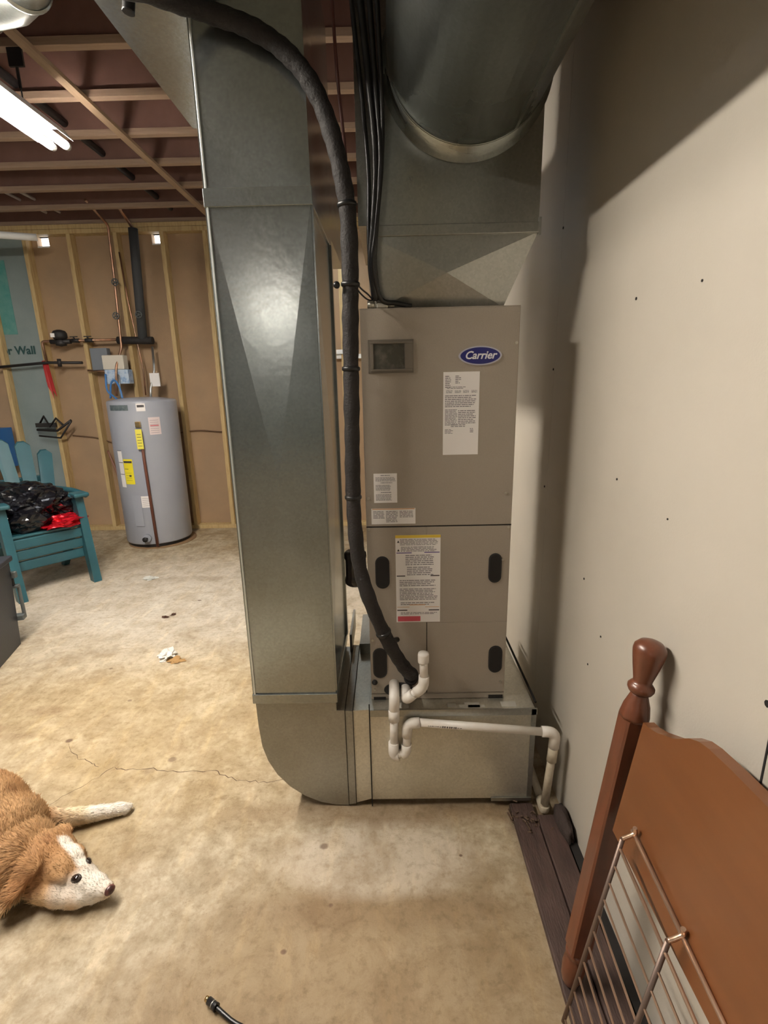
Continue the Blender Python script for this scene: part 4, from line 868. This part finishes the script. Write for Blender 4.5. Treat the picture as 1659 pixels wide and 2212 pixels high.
top = [(.872, .764), (.853, .767), (.825, .777), (.80, .790), (.782, .799), (.765, .812), (.745, .829), (.722, .841), (.698, .847), (.644, .853), (.569, .858), (.46, .864), (.38, .866)]
top = top+[(.76-y, z) for y, z in top[::-1][1:]]
bot = [(-.102+.0, .50), (.862+.008, .50)]
poly = top+bot; n = len(poly); b = MB()
A = [bp(y, z, 0) for y, z in poly]; B = [bp(y, z, .022) for y, z in poly]
b.add(A+B, [list(range(n)), list(range(2*n-1, n-1, -1))]+[(i, i+n, (i+1) % n+n, (i+1) % n) for i in range(n)]); b.build('panel', M_CHERRY, hb)

# ------------------------------------------------------------------ wire rack
wr_ = thing('wire_rack', (.40, .5, .04), 'coppery chrome wire shelf rack leaning against the headboard', 'rack')
c0 = V((.440, .79, .565)); dd = V((-.082, 0, -.505)); uu = V((0, -1, -.13))
def rp(s, tt): return c0+dd*tt+uu*s                    # s along the wires toward the viewer, tt down the end rods
LEN = .95
for s in (0, .169, .62, .93): MB().tube([rp(s, 0), rp(s, .985)], .0048, 10).build('end_rod', M_WIRE_D, wr_)
for k in range(12):
    tt = .0417+k*.0835
    MB().rod(rp(-.004, tt), rp(LEN, tt), .0024 if k else .0034, 8).build('shelf_wire', M_WIRE, wr_)
for s in (0, .169, .62, .93):
    MB().tube(catmull([rp(s, 0), rp(s, 0)+V((.012, 0, .006)), rp(s, 0)+V((.023, 0, .014)), rp(s, 0)+V((.0215, 0, .026))], 5), .0042, 10).build('lip_hook', M_WIRE, wr_)
MB().rod(V((.4625, .80, .575)), V((.4625, -.16, .452)), .0040, 10).build('lip_rail', M_WIRE, wr_)

# ------------------------------------------------------------------ probe / cable tip on the floor
t = thing('coaxial_cable', (-.45, .86, .006), 'black cable with a brass tipped connector at the bottom edge of the photo', 'cable')
a, e = V((-.461, .870, .012)), V((-.30, .775, .010)); d = (e-a).normalized()
MB().tube(catmull([a+d*.028, a+d*.08, e, e+V((.20, -.22, -.004)), e+V((.30, -.60, -.004))], 5), .0052, 12).build('jacket', M_CABLE, t)
MB().tube([a+d*.006, a+d*.028, a+d*.030, a+d*.034], [.0085, .0085, .0095, .0095], 16).build('connector', M_CABLE, t)
MB().tube([a-d*.003, a+d*.006], [.006, .007], 16).build('brass_tip', M_BRASS, t)
MB().tube([a+d*.020, a+d*.0225], [.0091, .0091], 16).build('silver_band', M_STEEL, t)

# ------------------------------------------------------------------ dog
def dog():
    els = []
    def E(c, r, d=None, roll=0):                       # ellipsoid: centre, radii (along d, across, up)
        els.append((V(c), V(r), V(d) if d else V((1, 0, 0))))
    hd = V((.86, -.42, -.20)).normalized()              # head direction, dropping to the floor
    # trunk and neck
    E((-1.60, 1.34, .125), (.30, .17, .125), (.95, -.15, 0)); E((-1.38, 1.27, .125), (.22, .175, .130), (.95, -.2, 0))
    E((-1.24, 1.225, .105), (.14, .150, .110), (.9, -.3, 0)); E((-1.15, 1.185, .085), (.11, .118, .088), (.9, -.3, 0)); E((-1.17, 1.13, .055), (.11, .07, .055), (.95, -.1, 0))
    # skull
    E((-1.035, 1.180, .082), (.080, .076, .066), hd); E((-.975, 1.160, .080), (.058, .058, .050), hd); E((-1.01, 1.15, .045), (.075, .068, .045), hd)
    # muzzle, jaw, nose bridge, lips
    E((-.915, 1.138, .060), (.055, .041, .035), hd); E((-.868, 1.124, .049), (.042, .033, .029), hd); E((-.838, 1.116, .043), (.024, .025, .023), hd)
    E((-.900, 1.128, .028), (.062, .036, .024), V((.9, -.42, 0))); E((-.925, 1.152, .080), (.05, .026, .024), hd); E((-.935, 1.108, .036), (.060, .034, .034), V((.9, -.25, 0)))
    # brows and cheeks
    E((-.950, 1.186, .104), (.028, .020, .015), hd); E((-.962, 1.122, .094), (.028, .020, .015), hd); E((-.975, 1.108, .045), (.05, .035, .034), hd)
    # ears: folded back against the neck
    ea = V((-.30, -.80, -.55)).normalized()
    E((-1.048, 1.122, .122), (.040, .040, .014), ea); E((-1.066, 1.088, .094), (.040, .032, .011), ea); E((-1.082, 1.058, .066), (.030, .018, .008), ea)
    E((-1.035, 1.258, .102), (.042, .024, .011), V((-.8, .5, -.35)))
    # forelegs: the far one stretched out, near one tucked
    for i in range(8):
        tt = i/7; p = V((-1.19, 1.335, .055)).lerp(V((-.985, 1.408, .026)), tt); E(p, (.035, .036-.013*tt, .040-.016*tt), (.9, .35, 0))
    E((-.962, 1.418, .024), (.036, .023, .021), (.9, .35, 0)); 
    for k in (-1, 0, 1): E((-.940, 1.424+k*.012, .018), (.020, .0085, .014), (.9, .35, 0))
    for i in range(5):
        tt = i/4; E(V((-1.22, 1.12, .05)).lerp(V((-1.36, 1.08, .035)), tt), (.04, .035, .035), (.9, .2, 0))
    E((-1.72, 1.25, .10), (.15, .12, .10)); E((-1.80, 1.13, .05), (.14, .05, .045))
    bm = bmesh.new()
    for c, r, d in els:
        d = d.normalized(); up = V((0, 0, 1)); s = up.cross(d).normalized(); u = d.cross(s)
        M = Matrix(((d.x, s.x, u.x, c.x), (d.y, s.y, u.y, c.y), (d.z, s.z, u.z, c.z), (0, 0, 0, 1))) @ Matrix.Diagonal((r.x, r.y, r.z, 1))
        bmesh.ops.create_icosphere(bm, subdivisions=4, radius=1.0, matrix=M)
    me = bpy.data.meshes.new('tmp'); bm.to_mesh(me); bm.free(); o = bpy.data.objects.new('tmp', me); C.objects.link(o)
    rm = o.modifiers.new('r', 'REMESH'); rm.mode = 'VOXEL'; rm.voxel_size = .0048
    sm = o.modifiers.new('s', 'SMOOTH'); sm.iterations = 9; sm.factor = .6
    dg = bpy.context.evaluated_depsgraph_get(); m2 = bpy.data.meshes.new_from_object(o.evaluated_get(dg)); bpy.data.objects.remove(o)
    m2.name = 'dog'
    return m2
def lerp3(a, b, t): return tuple(a[i]+(b[i]-a[i])*t for i in range(3))
def ss(a, b, x): t = max(0, min(1, (x-a)/(b-a))); return t*t*(3-2*t)
TAN, ORG, CRM, WHT, DRK = (.50, .31, .155), (.34, .165, .065), (.70, .52, .32), (.84, .78, .70), (.20, .085, .035)
def coat(p):
    n = noise.noise(p*9)*.5+.5; n2 = noise.noise(p*30)*.5+.5
    c = lerp3(TAN, ORG, n); c = lerp3(c, DRK, .55*ss(.55, .85, n2))
    low = 1-ss(.03, .085, p.z+.02*(n-.5)); c = lerp3(c, CRM, low*.8)
    hx = (p-V((-.90, 1.14, .06))).length
    mz = 1-ss(.045, .075, (p-V((-.875, 1.128, .05))).length+.02*(n-.5)); c = lerp3(c, WHT, mz)
    ck = 1-ss(.03, .06, (p-V((-.945, 1.11, .045))).length); c = lerp3(c, WHT, ck*.7)
    # blaze on the forehead
    a, b_ = V((-.990, 1.200, .12)), V((-.915, 1.155, .12)); pq = V((p.x, p.y, .12)); ab = b_-a; t = max(0, min(1, (pq-a).dot(ab)/ab.length_squared)); d = (pq-(a+ab*t)).length+(.1 if p.z < .07 else 0)
    c = lerp3(c, WHT, (1-ss(.012, .020, d))*.95)
    lg = ss(1.33, 1.38, p.y)*ss(-1.16, -1.10, p.x); c = lerp3(c, (.80, .68, .48), lg)
    lg2 = ss(1.34, 1.39, p.y)*ss(-1.06, -1.02, p.x); c = lerp3(c, WHT, lg2)
    er = 1-ss(.02, .06, (p-V((-1.045, 1.09, .085))).length); c = lerp3(c, (.40, .19, .08), er*.6)
    return c
me = dog()
dg_ = bpy.data.objects.new('dog', me); C.objects.link(dg_)
tag(dg_, 'tan and white dog lying on the concrete with its chin on the floor', 'dog')
for v in me.vertices:
    if v.co.z < .002: v.co.z = .002
col = me.color_attributes.new('coat', 'FLOAT_COLOR', 'POINT')
for i, v in enumerate(me.vertices): col.data[i].color = (*coat(v.co), 1)
for p in me.polygons: p.use_smooth = True
def coat_mat(name, rough):
    m = bpy.data.materials.new(name); m.use_nodes = True; N = m.node_tree.nodes; L = m.node_tree.links; b = N['Principled BSDF']; b.inputs['Roughness'].default_value = rough
    b.inputs['Specular IOR Level'].default_value = .25
    a = N.new('ShaderNodeAttribute'); a.attribute_name = 'coat'; L.new(a.outputs['Color'], b.inputs['Base Color'])
    return m
me.materials.clear(); me.materials.append(coat_mat('dog_skin', .8))
# fur: short strands laid back along the body
def fur():
    r = random.Random(21); vs = []; fs = []; cols = []
    me.calc_loop_triangles(); polys = list(me.polygons); area = [p.area for p in polys]
    picks = r.choices(polys, weights=area, k=64000)
    eyes = (V((-.917, 1.108, .102)), V((-.899, 1.184, .100)), V((-.815, 1.108, .046)))
    for p in picks:
        vi = [me.vertices[i].co for i in p.vertices]; w_ = [r.random() for _ in vi]; s = sum(w_); c = sum((vi[i]*w_[i]/s for i in range(len(vi))), V()); n = p.normal
        if c.x < -1.85 or c.z < .004: continue
        de = min((c-e).length for e in eyes)
        if de < .014: continue
        head = ss(-1.06, -.98, c.x)*(1-ss(1.30, 1.34, c.y)); leg = ss(1.32, 1.38, c.y)*ss(-1.16, -1.1, c.x)
        L_ = .024-.016*head-.015*leg*(1-head)
        L_ = max(.004, L_)*r.uniform(.6, 1.25)
        fl = V((-.9, .25, -.35))+V((noise.noise(c*14)*.9, noise.noise(c*14+V((9, 0, 0)))*.9, noise.noise(c*14+V((0, 9, 0)))*.6))
        if leg > .5: fl = V((.9, .35, -.3))
        if head > .5: fl = V((-.9, .42, .15))
        fl = (fl-n*fl.dot(n)).normalized(); lift = .30+.2*r.random()
        d = (fl+n*lift+V((r.gauss(0, .16), r.gauss(0, .16), r.gauss(0, .16)))).normalized(); side = d.cross(n)
        if side.length < 1e-4: continue
        side = side.normalized()*(.0007 if head > .5 else .0010); m_ = c+d*L_*.55; e = m_+(d-n*.35).normalized()*L_*.5
        if e.z < .002: e.z = .002
        if m_.z < .002: m_.z = .002
        k = len(vs); vs += [c-side, c+side, m_+side*.8, m_-side*.8, e]; fs += [(k, k+1, k+2, k+3), (k+3, k+2, k+4)]
        cc = coat(c); j = r.uniform(.72, 1.25); cc = tuple(min(1, x*j) for x in cc); cols += [cc]*5
    fm = bpy.data.meshes.new('fur'); fm.from_pydata([tuple(v) for v in vs], [], fs); at = fm.color_attributes.new('coat', 'FLOAT_COLOR', 'POINT')
    for i, c in enumerate(cols): at.data[i].color = (*c, 1)
    o = bpy.data.objects.new('fur', fm); C.objects.link(o); o.parent = dg_; fm.materials.append(coat_mat('dog_fur', .7)); return o
ABS['dog'] = V((0, 0, 0))
fur()
def ball(c, r, nm, m, sc=(1, 1, 1), d=None):
    ic = bmesh.new(); M = Matrix.Translation(V(c))
    if d is not None: M = M @ V((1, 0, 0)).rotation_difference(V(d).normalized()).to_matrix().to_4x4()
    bmesh.ops.create_uvsphere(ic, u_segments=20, v_segments=12, radius=r, matrix=M @ Matrix.Diagonal((*sc, 1))); ic.verts.index_update(); mb = MB(); mb.add([v.co.copy() for v in ic.verts], [[v.index for v in f.verts] for f in ic.faces], True); ic.free()
    return mb.build(nm, m, dg_)
M_EYE = mat('dog_eye', (.015, .006, .004), .08, coat=.8); M_LID = mat('eye_rim', (.016, .007, .005), .6)
M_NOSE = mat('dog_nose', (.05, .022, .020), .35, col2=(.30, .09, .08), scale=60, fac=(.4, .8))
def snap(c, inward=.0):                                # nearest point on the dog's body
    ok, loc, nor, idx = dg_.closest_point_on_mesh(V(c)); return loc, nor
for c in ((-.917, 1.106, .104), (-.898, 1.186, .102)):
    loc, nor = snap(c); ball(loc-nor*.0058, .0142, 'eye', M_EYE, (1.2, .9, .70), (.86, -.42, .35)); 
    ball(loc-nor*.0100, .0166, 'eyelid', M_LID, (1.30, .9, .74), (.86, -.42, .35))
loc, nor = snap((-.808, 1.106, .052)); ball(loc-V((.004, -.002, 0)), .0140, 'nose', M_NOSE, (.8, 1.15, .95), (.86, -.42, -.2))
